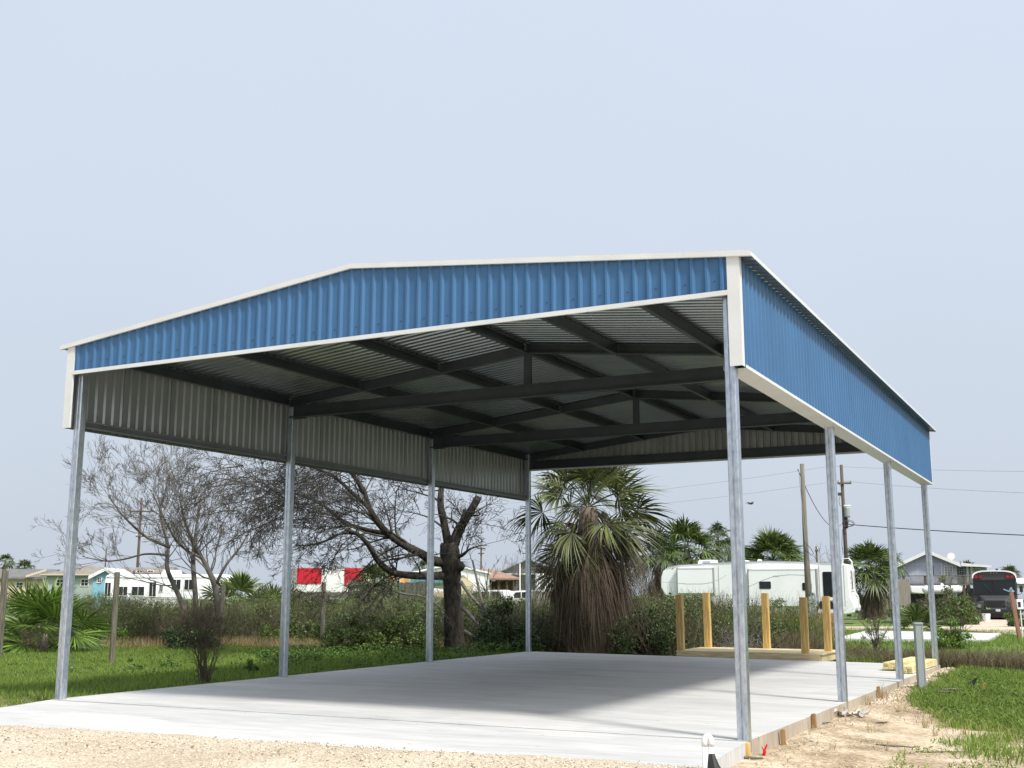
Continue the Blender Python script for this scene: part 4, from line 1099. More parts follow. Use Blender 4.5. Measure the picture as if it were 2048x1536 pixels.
# dry grass at the back of the lawn
P = scatter(160000, -24, -2, 6, 19, lambda x, y: (y > back_edge(x)-.7+(vnoise(x, y, .8, 71)-.5)) & (y < back_edge(x)+1.5) & (vnoise(x, y, 1.6, 72) > .42))
tag(blades('dry_grass', P, .10, .38, .014, m_grass_tan, .45), 'tan dry grass along the far edge of the left lawn', 'dry grass', kind='stuff')
# lawns
P = scatter(210000, -16, .02, -1, 17.5, lambda x, y: (y < back_edge(x)+.5) & (y > -.4-x*-.0) & (x < np.where(y < .0, .05, .03)))
tag(blades('lawn_grass', P, .03, .105, .013, m_grass, .55), 'green mown grass of the lawn to the left of the slab', 'grass', kind='stuff')
P = scatter(5000, -4, .3, -1.6, .9, lambda x, y: y < .15-.35*x+NR.normal(0,.25,len(x)))
tag(blades('dry_grass', P, .02, .07, .01, m_straw, .8), 'sparse brown straw at the front left corner of the slab', 'straw', kind='stuff')
def rlawn(x, y):
    e = lawn_edge(x)+(vnoise(x, y, .6, 21)-.5)*.5+(vnoise(x, y, 1.9, 22)-.5)*.6
    pa = (vnoise(x, y, .45, 81) > .66) & (x > 10.4)
    return ((y > e-.05+NR.exponential(.12, len(x))*-1+.1) & (x > 9.4+(vnoise(x, y, .7, 83)-.5)*.3)) | (pa & (y > -1) & (NR.random(len(x)) < .5))
P = scatter(120000, 9.2, 15, .8, 15.6, rlawn)
hs = vnoise(P[:,0], P[:,1], .9, 88)
tag(blades('lawn_grass', P[hs > .3], .05, .15, .009, m_grass, .5, bend=1), 'long green grass at the right of the slab, around the grey pedestal', 'grass', kind='stuff')
tag(blades('lawn_grass', P[hs <= .3], .03, .09, .009, m_grass, .6, bend=1), 'shorter grass in patches near the sand at the right', 'grass', kind='stuff')
P = scatter(3000, 9.3, 12.5, .5, 8.5, lambda x, y: (np.abs(y-lawn_edge(x)) < .9))
tag(blades('dry_grass', P, .05, .16, .006, m_grass_tan, .6, bend=1), 'dry yellow tufts where the sand meets the right-hand grass', 'dry grass', kind='stuff')
# straw and wood chips on the sand
P = scatter(30000, 9.1, 13, -2.4, 9, lambda x, y: (y < lawn_edge(x)+.5) & ((vnoise(x, y, .5, 91) > .5) | (x < 9.7)))
P[:,2] += .008; n = len(P); a = NR.uniform(0, np.pi, n); l = NR.uniform(.008, .035, n)[:,None]; w_ = NR.uniform(.001, .0035, n)[:,None]
d = np.stack([np.cos(a), np.sin(a), NR.normal(0,.25,n)], 1); e = np.stack([-np.sin(a), np.cos(a), 0*a], 1)
V = np.stack([P-d*l-e*w_, P+d*l-e*w_, P+d*l+e*w_, P-d*l+e*w_], 1).reshape(-1, 3)
tag(np_obj('straw_litter', V, np.arange(n*4).reshape(-1, 4), m_straw), 'straw and chips scattered over the sand at the lower right', 'straw', kind='stuff')
P = scatter(7000, 9.1, 13, -3, 9, lambda x, y: (y < lawn_edge(x)+.2)); P[:,2] += .002
tag(stones('pebbles', P, .003, .010, m_pebble), 'small stones and crumbs on the sand at the lower right', 'pebbles', kind='stuff')
P = scatter(14000, 10.2, 13, -.5, 4.2, lambda x, y: (vnoise(x, y, .42, 181) > .60) & (y < lawn_edge(x)+.4))
leaves_at('sprouts', P+np.array([0,0,1])*NR.uniform(.01, .05, len(P))[:,None], .013, m_grass, 'small green sprouts spreading over the sand in the lower right corner', .45, 'sprouts')
P = scatter(16000, 9.2, 14.5, 3, 14.4, lambda x, y: (vnoise(x, y, .6, 183) > .55) & (y > lawn_edge(x)+.2) & (x > 9.6))
leaves_at('clover', P+np.array([0,0,1])*NR.uniform(.04, .13, len(P))[:,None], .016, m_weed, 'clover and small weeds mixed into the right-hand grass', .6, 'clover')
def tuft(x, y, h, n, label, mat=None, group=None):
    z = float(gh(x, y)); P = np.array([[x, y, z]]*n)+NR.normal(0, .02, (n, 3))*[1,1,0]
    P0 = P-[x, y, z]
    T = blades('grass_tuft', P0, h*.6, h*1.1, .006, mat or m_grass_tan, .35, None, bend=1); T.location = (x, y, z)
    tag(T, label, 'grass tuft', group)
TL = ['tallest wispy dry tuft, by the slab edge near the orange brown stake', 'small dry tuft on the sand below the pale plaster chunks', 'tiny dry tuft near the first stake by the front right post',
      'short dense tuft right beside the tallest wispy one', 'dry tuft hugging the slab edge behind the tallest wispy one', 'dry tuft halfway between the stakes and the grey pedestal', 'dry tuft at the tip of the lawn below the pedestal',
      'dry tuft on the sand just below the lawn tip', 'dry tuft by the short dark twig on the sand', 'lonely small tuft in the middle of the sand near the bottom', 'small tuft beside the long forked stick', 'dry tuft at the lawn edge nearest the right border', 'dry tuft just right of the plaster chunks']
k_t = 0
for (u, v, h, n) in ((1735, 1405, .30, 12), (1640, 1440, .12, 10), (1510, 1470, .10, 9), (1720, 1420, .18, 16), (1765, 1410, .16, 14), (1800, 1430, .14, 16), (1850, 1455, .15, 18), (1870, 1470, .13, 16), (1745, 1470, .14, 10), (1665, 1510, .13, 8), (1775, 1505, .14, 8), (1930, 1465, .12, 14), (1690, 1445, .15, 12)):
    g = G(u, v, -.2); tuft(max(g[0], 9.16), g[1], h, n, TL[k_t], group='dry tufts on the sand'); k_t += 1
# sticks and rubble on the ground at the right
def stick(u, v, l, r_, rz, label, mat=None, name='stick'):
    g = G(u, v, -.19); mb = MB(); pts = [(-l/2+l*i/5, R.uniform(-.05,.05)*l, R.uniform(0,.03)*l+.01) for i in range(6)]
    mb.tube(pts, [r_*.7, r_, r_, r_*.9, r_*.8, r_*.5], 6)
    o = mb.build(name, mat or m_twig_pale, smooth=True); o.location = (g[0], g[1], float(gh(g[0], g[1]))+(.07 if v < 1400 else 0)); o.rotation_euler = (0, 0, rz); tag(o, label, 'stick')
rubble0 = 0
stick(1795, 1494, .42, .009, .1, 'long thin forked stick lying on the sand, left of centre')
stick(1885, 1503, .5, .008, .35, 'longest thin stick on the sand, right of the forked one')
stick(1650, 1455, .3, .012, .9, 'pale broken stick by the pile of plaster rubble')
stick(1905, 1391, .35, .018, .6, 'flat grey stick on the heap in the right-hand grass', m_wood_post)
stick(1890, 1396, .25, .015, .2, 'second grey stick on the heap in the right-hand grass', m_wood_post)
stick(1970, 1500, .3, .008, .2, 'thin pale stick half buried near the lower right grass')
stick(1765, 1450, .25, .008, 1.2, 'short dark twig on the sand below the pedestal', m_twig)
mb = MB(); mb.add([(-.06,0,0),(.03,-.01,0),(.10,.0,.20),(.12,.01,.24),(.05,.02,.17),(-.03,.02,.10),(-.06,.03,.0),(.03,.03,.0),(.11,.04,.20)], [(0,1,2,4,5),(1,7,8,3,2),(0,5,4,2,3,8,7,6)], 0)
g = G(1942, 1380, -.2); o = mb.build('bark_piece', m_dark, fixn=True); o.location = (g[0], g[1], float(gh(g[0], g[1]))); tag(o, 'dark piece of bark standing up in the right-hand grass', 'bark')
mb = MB(); mb.add([(-.03,0,.02),(.03,0,.03),(.04,.02,.09),(0,.03,.11),(-.03,.02,.08)], [(0,1,2,3,4)], 0); mb.add([(-.03,.012,.02),(.03,.012,.03),(.04,.03,.09),(0,.04,.11),(-.03,.03,.08)], [(4,3,2,1,0)], 0)
g = G(1969, 1378, -.2); o = mb.build('flag_scrap', m_orangep, fixn=False); o.location = (g[0], g[1], float(gh(g[0], g[1]))); tag(o, 'faded orange scrap in the right-hand grass', 'scrap')
def rubble(u, v, w, n, label, mat, smin=.02, smax=.06):
    g = G(u, v, -.18); T = thing('rubble_pile', label, 'rubble', (g[0], g[1], float(gh(g[0], g[1]))))
    for k in range(n):
        s = R.uniform(smin, smax); mb = MB(); vs = []
        for i in range(8):
            vs.append(((i & 1)*2-1, ((i >> 1) & 1)*2-1, (i >> 2)*1.2-.4))
        vs = [(a*s*R.uniform(.5,1), b*s*R.uniform(.4,.9), c*s*R.uniform(.3,.8)) for a, b, c in vs]
        mb.add(vs, [(0,2,3,1),(4,5,7,6),(0,1,5,4),(1,3,7,5),(3,2,6,7),(2,0,4,6)])
        o = mb.build('chunk', mat, T, bevel=.003); o.location = (R.uniform(-w, w), R.uniform(-w*.6, w*.6), R.uniform(0, .03)); o.rotation_euler = (R.uniform(-.5,.5), R.uniform(-.5,.5), R.uniform(0, 6))
rubble(1698, 1441, .19, 16, 'pile of pale plaster chunks against the slab edge', m_stone, .025, .07)
rubble(1826, 1396, .05, 4, 'small white lump lying at the foot of the grey pedestal', m_stone, .02, .04)
rubble(1632, 1493, .05, 3, 'little grey stones on the sand near the first stakes', m_stone, .012, .03)
# crumbled soil along the slab edge near the back posts
P = scatter(2600, 9.08, 9.6, 5.5, 14.2, lambda x, y: x < 9.45+(vnoise(x, y, .5, 95)-.5)*.4); P[:,2] += .01
tag(stones('soil_crumbs', P, .005, .017, m_pebble), 'crumbled sandy soil heaped along the back half of the slab edge', 'soil', kind='stuff')

# marsh grass in the ditch
def marsh(x, y): return (x > 4.2) & (y > 14.6+.0*x+(vnoise(x, y, 1.1, 101)-.5)*.8)
P = scatter(80000, 3.8, 17, 14.4, 23.5, marsh)
P = P[~((P[:,0] < 7.1) & (P[:,1] < 15.85))]
k_ = P[:,1] < 17.2
tag(blades('marsh_grass', P[k_], .22, .5, .010, m_marsh, .55, bend=1), 'short brown marsh grass on the near slope of the ditch', 'marsh grass', kind='stuff')
P = P[~k_]
k_ = P[:,1] > 19.2
tag(blades('marsh_grass', P[k_], .55, .95, .013, m_marsh, .4, bend=1), 'tall brown marsh grass on the far slope of the ditch', 'marsh grass', kind='stuff')
P = P[~k_]
tag(blades('marsh_grass', P, .3, .65, .011, m_marsh, .45, bend=1), 'brown marsh grass filling the ditch behind the slab', 'marsh grass', kind='stuff')
P = scatter(16000, 4.5, 17, 14.2, 16.5, lambda x, y: (vnoise(x, y, .8, 103) > .5) & (y < 15.9) & (x < 8.2) & ~((x < 7.1) & (y < 15.85)))
tag(blades('ditch_grass', P, .15, .35, .009, m_grass, .45, bend=1), 'green grass on the near bank of the ditch', 'grass', kind='stuff')
P = scatter(70000, -1, 20, 23.5, 42, lambda x, y: (x > 1.5) & (x > 3.3-(y-24)*.25) & (y < 41-.0*x))
def padmask(P): return P
PADC = [G(1670, 1277, -.2), G(1850, 1279, -.2), G(1975, 1280, -.2), G(2010, 1266, -.2), G(1745, 1262, -.2)]
# concrete pad beyond the ditch
mb = MB(); z_ = -.12
pad = [G(1668,1277,z_), G(1975,1279.5,z_), G(2002,1266.5,z_), G(1735,1260.5,z_)]
mb.prism([(p[0], p[1]) for p in pad], z_-.25, z_, 'z'); tag(mb.build('concrete_pad', m_conc), kind='structure')
from mathutils.geometry import intersect_point_quad_2d
def inquad(P):
    r = np.ones(len(P), bool); q = np.array([p[:2] for p in pad]); c = q.mean(0)
    for i in range(4):
        a, b = q[i], q[(i+1)%4]; e = b-a; n_ = np.array([-e[1], e[0]])
        r &= ((P[:, :2]-a)@n_)*((c-a)@n_) > 0
    return r
P = P[~inquad(P)]
tag(blades('bank_grass', P, .05, .16, .02, m_grass, .5), 'green grass on the far bank beyond the ditch', 'grass', kind='stuff')
mb = MB(); z_ = -.17
dr = [G(1925,1260,z_), G(2120,1277,z_), G(2200,1240,z_), G(1935,1234,z_)]
mb.prism([(p[0], p[1]) for p in dr], z_-.2, z_, 'z'); tag(mb.build('shell_driveway', m_shell), kind='structure')
mb = MB(); z_ = -.165
dr = [G(1650,1258.5,z_), G(1925,1259,z_), G(1925,1253,z_), G(1690,1253,z_)]
mb.prism([(p[0], p[1]) for p in dr], z_-.2, z_, 'z'); tag(mb.build('path', m_shell), kind='structure')
# reeds and brush pile behind the deck
q = F(1578, 38, -.3); n = 2600
P = NR.normal(0, 1, (n, 3))*[.55,.4,0]
T = blades('reed_clump', P, .5, 1.25, .022, m_grass_tan, .45, None, bend=1); T.location = q; tag(T, 'clump of tan reeds between the deck posts', 'reeds')
q = F(1555, 36.5, -.3); P = NR.normal(0, 1, (1500, 3))*[.4,.35,0]
T = blades('reed_clump', P, .5, 1.15, .024, m_grass, .4, None, bend=1); T.location = q; tag(T, 'clump of green reeds left of the tan ones', 'reeds')
rr_ = random.Random(77); BPt = thing('brush_pile', 'heap of grey dead branches behind the deck', 'brush pile', F(1425, 29.5, -.25)); tw = Twigs()
for _ in range(190):
    a = rr_.uniform(0, 2*math.pi); s_ = rr_.random()**.5
    grow(tw, (math.cos(a)*s_*1.5, math.sin(a)*s_*.8, rr_.uniform(0, .75)*(1-s_*.6)), (rr_.gauss(0,1), rr_.gauss(0,.6), rr_.gauss(0,.35)), rr_.uniform(.4, 1.1), .012, 1, rr_, (3,), wig=.25, rmin=.006)
tw.build('branches', m_twig_pale, BPt)
P = thick_pts(9000, 1.2, 4.6, 9)

# ------------------------------------------------------------------ fan palms near and far
def low_fan(label, base, reach, n, seed_h=.25, nb=34, L_=1.0, mat=None, cat='palm', lo=-.25, droop=.12, name='fan_palm'):
    T = thing(name, label, cat, base); sp = []
    mb = MB(); mb.tube([(0,0,-.2),(0,0,seed_h)], [.14,.10], 8); mb.build('trunk', m_palm_trunk, T, smooth=True)
    for k in range(n):
        t = (k+.5)/n; el = math.radians(85)*(1-t)+lo*t+R.uniform(-.1,.1); az = k*2.39996+R.uniform(-.2,.2)
        d = (math.cos(az)*math.cos(el), math.sin(az)*math.cos(el), math.sin(el))
        sp.append(dict(P=(0,0,seed_h*.8), d=d, L=L_*R.uniform(.85, 1.15), pet=reach*R.uniform(.7, 1.1), sag=.15, droop=droop*R.uniform(.5, 1.5), spread=math.radians(R.uniform(95, 125)), nb=nb, tw=R.uniform(-.9, .9), web=.64, rp=.013, cup=.06))
    V, Qd = fronds(sp); np_obj('crown', V, Qd, mat or m_palm_g2, T); return T
low_fan('low bright green fan palm with wide leaves, at the far left of the lawn', F(94, 30.5, -.18), 1.05, 34, .45, 38, 1.0, lo=-.55)
low_fan('small low fan palm growing in front of the plank fence by the bus shrubs', F(1832, 48, -.2), .7, 16, .1, 24, .75, m_palm_g)
low_fan('fan palm clump with dull green leaves between the trees, left one', F(480, 52, -.2), 1.25, 26, 1.1, 24, .85, m_palm_g)
low_fan('smaller fan palm clump close to the second left carport post', F(543, 52, -.2), 1.0, 18, .9, 24, .75, m_palm_g)
low_fan('dark fan palm just right of the second left carport post, before the red panels', F(603, 46, -.2), .85, 14, .3, 24, .8, m_palm_g)
q = F(748, 50); palm('fan palm with dead hanging fronds seen behind the big tree, by the wooden shed', q, 1.9, 1.4, 22, 50, 1.4, tr=.22, nb=18, droop=.5)
q = F(1376, 78); palm('shaggy palm with brown dead fronds above the nose of the camper', q, 4.55, 2.9, 40, 150, 3.0, tr=.34, nb=20, droop=.4, skirt_r=1.1)
q = F(1318, 70); palm('palm partly hidden behind the large shaggy palm, left of the camper', q, 3.9, 2.2, 22, 110, 2.8, tr=.3, nb=20, droop=.4, skirt_r=1.2, leafmat=m_palm_far)
q = F(1439, 88); palm('tall thin palm with a small windblown crown behind the camper', q, 5.9, 1.5, 22, 14, .8, tr=.16, nb=16, leafmat=m_palm_far, droop=.5)
q = F(1461, 95); palm('thin palm partly hidden by the front right carport post', q, 5.2, 1.4, 20, 10, .8, tr=.16, nb=14, leafmat=m_palm_far, droop=.5)
q = F(1488, 80); palm('short dark palm immediately right of the front right post, behind the camper', q, 3.7, 1.4, 24, 16, .8, tr=.2, nb=14, leafmat=m_palm_far, droop=.5)
q = F(1550, 72); palm('dense dark green palm with layered fans behind the middle of the camper', q, 3.6, 2.6, 46, 10, .6, tr=.32, nb=22, leafmat=m_palm_g, droop=.25, lo=-.6, torn=.02)
q = F(1574, 92); palm('palm crown showing just above the dense dark palm', q, 5.0, 1.6, 20, 0, tr=.2, nb=16, leafmat=m_palm_far, droop=.3)
q = F(1741, 68); palm('full green palm with a brown skirt standing behind the back end of the camper', q, 3.1, 2.0, 46, 110, 2.9, tr=.3, nb=24, leafmat=m_palm_g, droop=.25, skirt_r=1.2, lo=-.5)
q = F(1782, 75); palm('palm top peeking out left of the pale gabled house', q, 3.6, 1.3, 20, 4, .4, tr=.2, nb=14, leafmat=m_palm_far)
q = F(1937, 105); palm('small palm behind the roof of the pale gabled house', q, 3.6, 1.5, 18, 4, .3, tr=.2, nb=14, leafmat=m_palm_far)
q = F(2024, 130); palm('tiny far palm behind the bus roof', q, 3.6, 1.7, 14, 4, .3, tr=.2, nb=12, leafmat=m_palm_far)
q = F(5, 140); palm('far palm cut off by the left edge of the picture', q, 5.4, 1.5, 18, 16, 1.4, tr=.2, nb=12, leafmat=m_palm_far)
q = F(45, 140); palm('far palm with a full round crown above the grey roof at the left', q, 4.6, 1.6, 24, 10, .8, tr=.2, nb=12, leafmat=m_palm_far)
q = F(33, 160); palm('slightly lower far palm touching the round-crowned one', q, 4.2, 1.3, 18, 4, .4, tr=.2, nb=12, leafmat=m_palm_far)
q = F(73, 150); palm('lowest far palm crown, just left of the first carport post', q, 3.4, 1.5, 16, 0, 0, tr=.2, nb=12, leafmat=m_palm_far)
q = F(845, 120); palm('far palm crown behind the white tent roof', q, 4.2, 1.4, 18, 12, .8, tr=.2, nb=12, leafmat=m_palm_far)

# ------------------------------------------------------------------ poles, wires, posts
def zat(v, D): return CAM[2]+(1187-v)/FPX*D
def pole(label, u, D, vtop, r, mat, lean=0, arms=(), name='utility_pole', u_top=None):
    b = F(u, D, -.2); T = thing(name, label, 'utility pole' if name == 'utility_pole' else 'pole', b, YAW)
    h = zat(vtop, D)-b[2]; lx = ((u_top if u_top is not None else u)-u)*D/FPX
    mb = MB(); mb.tube([(0,0,-.6),(lx*.5,0,h*.5),(lx,0,h)], [r*1.15,r,r*.8], 10); mb.build('shaft', mat, T, smooth=True)
    for (v, du0, du1) in arms:
        z = zat(v, D)-b[2]; x0 = lx*z/h+du0*D/FPX; x1 = lx*z/h+du1*D/FPX
        mb = MB(); mb.box(x0, x1, -r-.09, -r*.9, z-.06, z+.06); mb.build('crossarm', mat, T)
        for xx in (x0+.06, x1-.06):
            mb = MB(); mb.lathe([(.03,0),(.05,.04),(.03,.08),(.045,.12),(.02,.16)], (xx, -r-.05, z+.06), 8); mb.build('insulator', m_metal, T)
    return T, b, h, lx
pole('tall wooden utility pole with crossarm seen through the slender grey tree', 272, 110, 996, .13, m_wood_pole, arms=((1024, -22, 30), (1074, -6, 26)))
pole('thin far pole left of the small blue house', 207, 140, 1098, .09, m_wood_pole)
pole('thin leaning far pole between the two far left palms', 16, 150, 1119, .10, m_wood_pole, u_top=20, arms=((1129, -14, 14),))
pole('utility pole with two crossarms behind the brown-roofed pavilion', 962, 130, 1095, .12, m_wood_pole, arms=((1098, -9, 9), (1108, -6, 6)))
pole('thin pole with a short crossarm behind the back left carport post', 1054, 150, 1104, .09, m_wood_pole, arms=((1108, -10, 16),))
pole('thin white pole in front of the grey-roofed house', 1040, 100, 1128, .05, m_white2, name='pole')
pole('short far pole behind the camper roof', 1637, 105, 1094, .1, m_wood_pole, arms=((1103, -4, 3),))
T1, b1, h1, _ = pole('bare bleached wooden service pole rising in front of the camper', 1616, 46, 927, .105, m_pole_grey)
mb = MB(); mb.tube([(.13,-.02,0),(.12,-.02,2.2),(.06,-.04,4.0),(.02,-.05,4.6)], .028, 8); mb.build('conduit', m_metal, T1, smooth=True)
mb = MB(); mb.box(.05, .27, -.16, -.03, 1.13, 1.5); mb.lathe([(.07,0),(.08,.05),(.05,.09)], (.16, -.15, 1.5), 10); mb.box(.24, .33, -.12, -.04, 1.2, 1.34); mb.build('meter_box', m_grey, T1, bevel=.01)
MP = thing('utility_pedestal', 'weathered grey metal pedestal at the foot of the bleached service pole', 'pedestal', F(1622, 45.6), YAW)
mb = MB(); mb.prism([(-.12,0),(.14,0),(.14,1.25),(.05,1.4),(-.12,1.4)], -.08, .08, 'y'); mb.build('body', m_grey, MP, bevel=.01)
mb = MB(); mb.box(-.14,.02,-.14,-.085,.1,.75); mb.build('door', m_lightblue, MP, bevel=.01)
mb = MB(); mb.box(.08,.2,-.12,-.081,.0,.3); mb.build('box', m_white, MP, bevel=.01)
# second pole with transformer
T2, b2, h2, lx2 = pole('dark brown utility pole carrying a transformer, between the second and third right posts', 1696, 78, 929, .13, m_wood_pole, arms=((967, -11, 17),))
k = 78/FPX
def lz(v): return zat(v, 78)-b2[2]
mb = MB(); mb.lathe([(.16,0),(.2,.05),(.2,.62),(.17,.7),(.1,.72)], (.16, -.30, lz(1036)), 14); mb.build('transformer', m_grey, T2, smooth=False)
for xx in (.08, .16, .24):
    mb = MB(); mb.lathe([(.04,0),(.06,.05),(.035,.1),(.05,.14),(.02,.2)], (xx, -.3, lz(1036)+.72), 8); mb.build('bushing', m_metal, T2)
mb = MB(); mb.box(-.05, .42, -.36, -.24, lz(1014), lz(1011)); mb.build('bracket', m_white2, T2)
mb = MB(); mb.box(-.36, -.12, -.2, -.05, lz(992), lz(986)); mb.build('fuse', m_dark, T2)
mb = MB(); mb.tube([(.1,0,lz(1058)), (.1,0,lz(1036))], .155, 10); mb.build('guard_sleeve', m_black, T2)
mb = MB(); mb.tube([(-.2,-.2,lz(989)),(-.35,-.2,lz(1002)),(-.3,-.2,lz(1012)),(-.05,-.2,lz(1016))], .018, 5); mb.tube([(.3,-.2,lz(1016)),(.35,-.2,lz(1030)),(.2,-.2,lz(1050)),(-.2,-.2,lz(1060)),(-.3,-.2,lz(1090)),(-.25,-.2,lz(1110))], .018, 5)
mb.tube([(-.3,-.14,lz(967)),(0,-.14,lz(978))], .02, 5)
mb.build('leads', m_wire, T2)
def wire(label, p, q, sag, r, mat=None, n=24):
    p = np.array(p, float); q = np.array(q, float); pts = []
    for i in range(n+1):
        t = i/n; pts.append(p+(q-p)*t-np.array([0,0,sag*4*t*(1-t)]))
    mb = MB(); mb.tube(pts, r, 5); tag(mb.build('power_line', mat or m_wire, smooth=True), label, 'power line')
def U(u, v, D): return F(u, D, zat(v, D))
wire('faint upper power line crossing the sky behind the carport posts', U(960, 1010, 105), U(1684, 930, 78), .4, .010, m_wirelt)
wire('faint lower power line crossing the sky behind the carport posts', U(1000, 1030, 105), U(1674, 964, 78), .4, .010, m_wirelt)
wire('faint upper power line running to the right from the transformer pole', U(1684, 932, 78), U(2200, 943, 60), .1, .010, m_wirelt)
wire('faint lower power line running to the right from the crossarm', U(1700, 962, 78), U(2200, 990, 60), .15, .012, m_wirelt)
wire('thick dark cable running to the right from the transformer pole', U(1692, 1049, 78), U(2200, 1077, 60), .1, .032)
wire('slack service wire from the bleached pole to the transformer pole', U(1607, 938, 46), U(1690, 1050, 77.5), 1.0, .018)
mb = MB(); c = U(1704, 1048, 77.6)
mb.tube([c+RT*.42*math.cos(a)+np.array([0,0,.22*math.sin(a)])+RT*0 for a in np.linspace(0, 2*math.pi, 22)], .02, 5); mb.tube([c+RT*.36*math.cos(a)+np.array([0,0,.16*math.sin(a)-.03]) for a in np.linspace(0, 2*math.pi, 22)], .02, 5)
tag(mb.build('cable_coil', m_wire, smooth=True), 'coil of spare cable hanging beside the transformer pole', 'cable coil')
wire('thin white wire hanging down the bleached service pole', U(1609, 940, 45.9), U(1616, 1100, 45.9), -.0, .012, m_wirelt)
mb = MB(); mb.tube([U(1612,1082,45.8), U(1618,1090,45.8), U(1626,1098,45.8), U(1631,1108,45.8), U(1626,1112,45.8), U(1620,1104,45.8), U(1612,1104,45.8)], .014, 5)
tag(mb.build('service_drop', m_wire, smooth=True), 'looped wire dangling from the bleached service pole', 'wire')
wire('thin line far left running off the leaning pole', U(-60, 1136, 150), U(17, 1129, 150), .1, .02, m_wirelt)
# bird
b_ = U(1508, 1009, 60); mb = MB()
mb.tube([(-.16,0,0),(-.08,0,.03),(.05,0,.03),(.14,0,.05),(.2,0,.04)], [.015,.05,.06,.035,.008], 8)
for s in (-1, 1): mb.add([(-.06,0,.05),(.07,0,.05),(.02,s*.22,.13),(-.06,s*.4,.08),(-.06,0,.035),(.07,0,.035),(.02,s*.22,.12),(-.06,s*.4,.075)], [(0,1,2,3),(7,6,5,4),(0,4,5,1),(1,5,6,2),(2,6,7,3),(3,7,4,0)])
o = mb.build('bird', m_dark, fixn=True); o.location = b_; o.rotation_euler = (0, 0, YAW+.4); tag(o, 'small dark bird flying right of the front right post', 'bird')

# old fence posts
def fpost(u, v0, v1, D, w, label, name='fence_post', lean=0):
    b = F(u, D); z0 = float(gh(b[0], b[1])); h = zat(v0, D)-z0
    mb = MB(); mb.tube([(0,0,-.4),(0,0,h*.5),(lean,0,h)], [w*1.02,w,w*.96], 10); 
    o = mb.build(name, m_wood_post, bevel=0); o.location = (b[0], b[1], z0); o.rotation_euler = (0,0,YAW); tag(o, label, 'fence post')
fpost(232, 1145, 1328, 24.9, .062, 'tall weathered wooden post standing in the left lawn')
fpost(5, 1139, 1300, 27, .052, 'weathered wooden post at the very left edge of the picture')
fpost(11.5, 1143, 1300, 27.6, .03, 'thin dark post directly beside the leftmost weathered post')
fpost(647, 1165, 1290, 33, .07, 'dark mossy wooden post in the brush right of the second left carport post')
fpost(446, 1172, 1290, 36, .075, 'short dark post hidden in the brush under the slender grey tree')
for k, (u, lb) in enumerate(((207, 'left'),)):
    pass

# ------------------------------------------------------------------ background buildings and fences
def house(name, label, cat, u, D, rz=0):
    return thing(name, label, cat, F(u, D, -.3), YAW+rz)
def X_(du, D): return du*D/FPX
def Zl(v, D): return zat(v, D)+.3
def gable_block(T, x0, x1, y0, y1, ze, zr, wallm, roofm, ridge='x', ov=.35, gabm=None, trim=None, wall_name='wall'):
    """box house; ridge runs along x (gables on the sides) or y (gable faces the camera)"""
    mb = MB(); mb.box(x0, x1, y0, y1, 0, ze)
    if ridge == 'y':
        xm = (x0+x1)/2; mb.prism([(x0, ze+.001), (x1, ze+.001), (xm, zr)], y0+.001, y1-.001, 'y')
    elif ridge == 'x':
        ym = (y0+y1)/2; mb.prism([(y0, ze+.001), (y1, ze+.001), (ym, zr)], x0+.001, x1-.001, 'x')
    mb.build(wall_name, wallm, T)
    t = .14; mb = MB()
    if ridge == 'y':
        xm = (x0+x1)/2; s = (zr-ze)/(xm-x0)
        for sg in (-1, 1):
            xe = xm+sg*(x1-xm+ov); zz = zr-s*(x1-xm+ov)
            mb.prism([(xm, zr+.02), (xe, zz+.02), (xe, zz+.02+t), (xm, zr+.02+t)], y0-ov, y1+ov, 'y')
    elif ridge == 'x':
        ym = (y0+y1)/2; s = (zr-ze)/(ym-y0)
        for sg in (-1, 1):
            ye = ym+sg*(y1-ym+ov); zz = zr-s*(y1-ym+ov)
            mb.prism([(ym, zr+.02), (ye, zz+.02), (ye, zz+.02+t), (ym, zr+.02+t)], x0-ov, x1+ov, 'x')
    else:   # hip
        ins = (y1-y0)/2; a = [(x0-ov, y0-ov, ze), (x1+ov, y0-ov, ze), (x1+ov, y1+ov, ze), (x0-ov, y1+ov, ze), (x0+ins, (y0+y1)/2, zr), (x1-ins, (y0+y1)/2, zr)]
        if x0+ins > x1-ins: a[4] = a[5] = ((x0+x1)/2, (y0+y1)/2, zr); a[4] = ((x0+x1)/2-.05, (y0+y1)/2, zr)
        mb.add([(p[0], p[1], p[2]+.02) for p in a]+[(p[0], p[1], p[2]-.12) for p in a[:4]], [(0,1,5,4),(1,2,5),(2,3,4,5),(3,0,4),(6,7,1,0),(7,8,2,1),(8,9,3,2),(9,6,0,3),(9,8,7,6)])
    r = mb.build('roof', roofm, T)
    if trim is not None and ridge == 'y':
        xm = (x0+x1)/2; s = (zr-ze)/(xm-x0); mb = MB()
        for sg in (-1, 1):
            xe = xm+sg*(x1-xm+ov); zz = zr-s*(x1-xm+ov)
            mb.prism([(xm, zr-.06), (xe, zz-.06), (xe, zz+.18), (xm, zr+.18)], y0-ov-.04, y0-ov-.003, 'y')
        mb.build('bargeboard', trim, T)
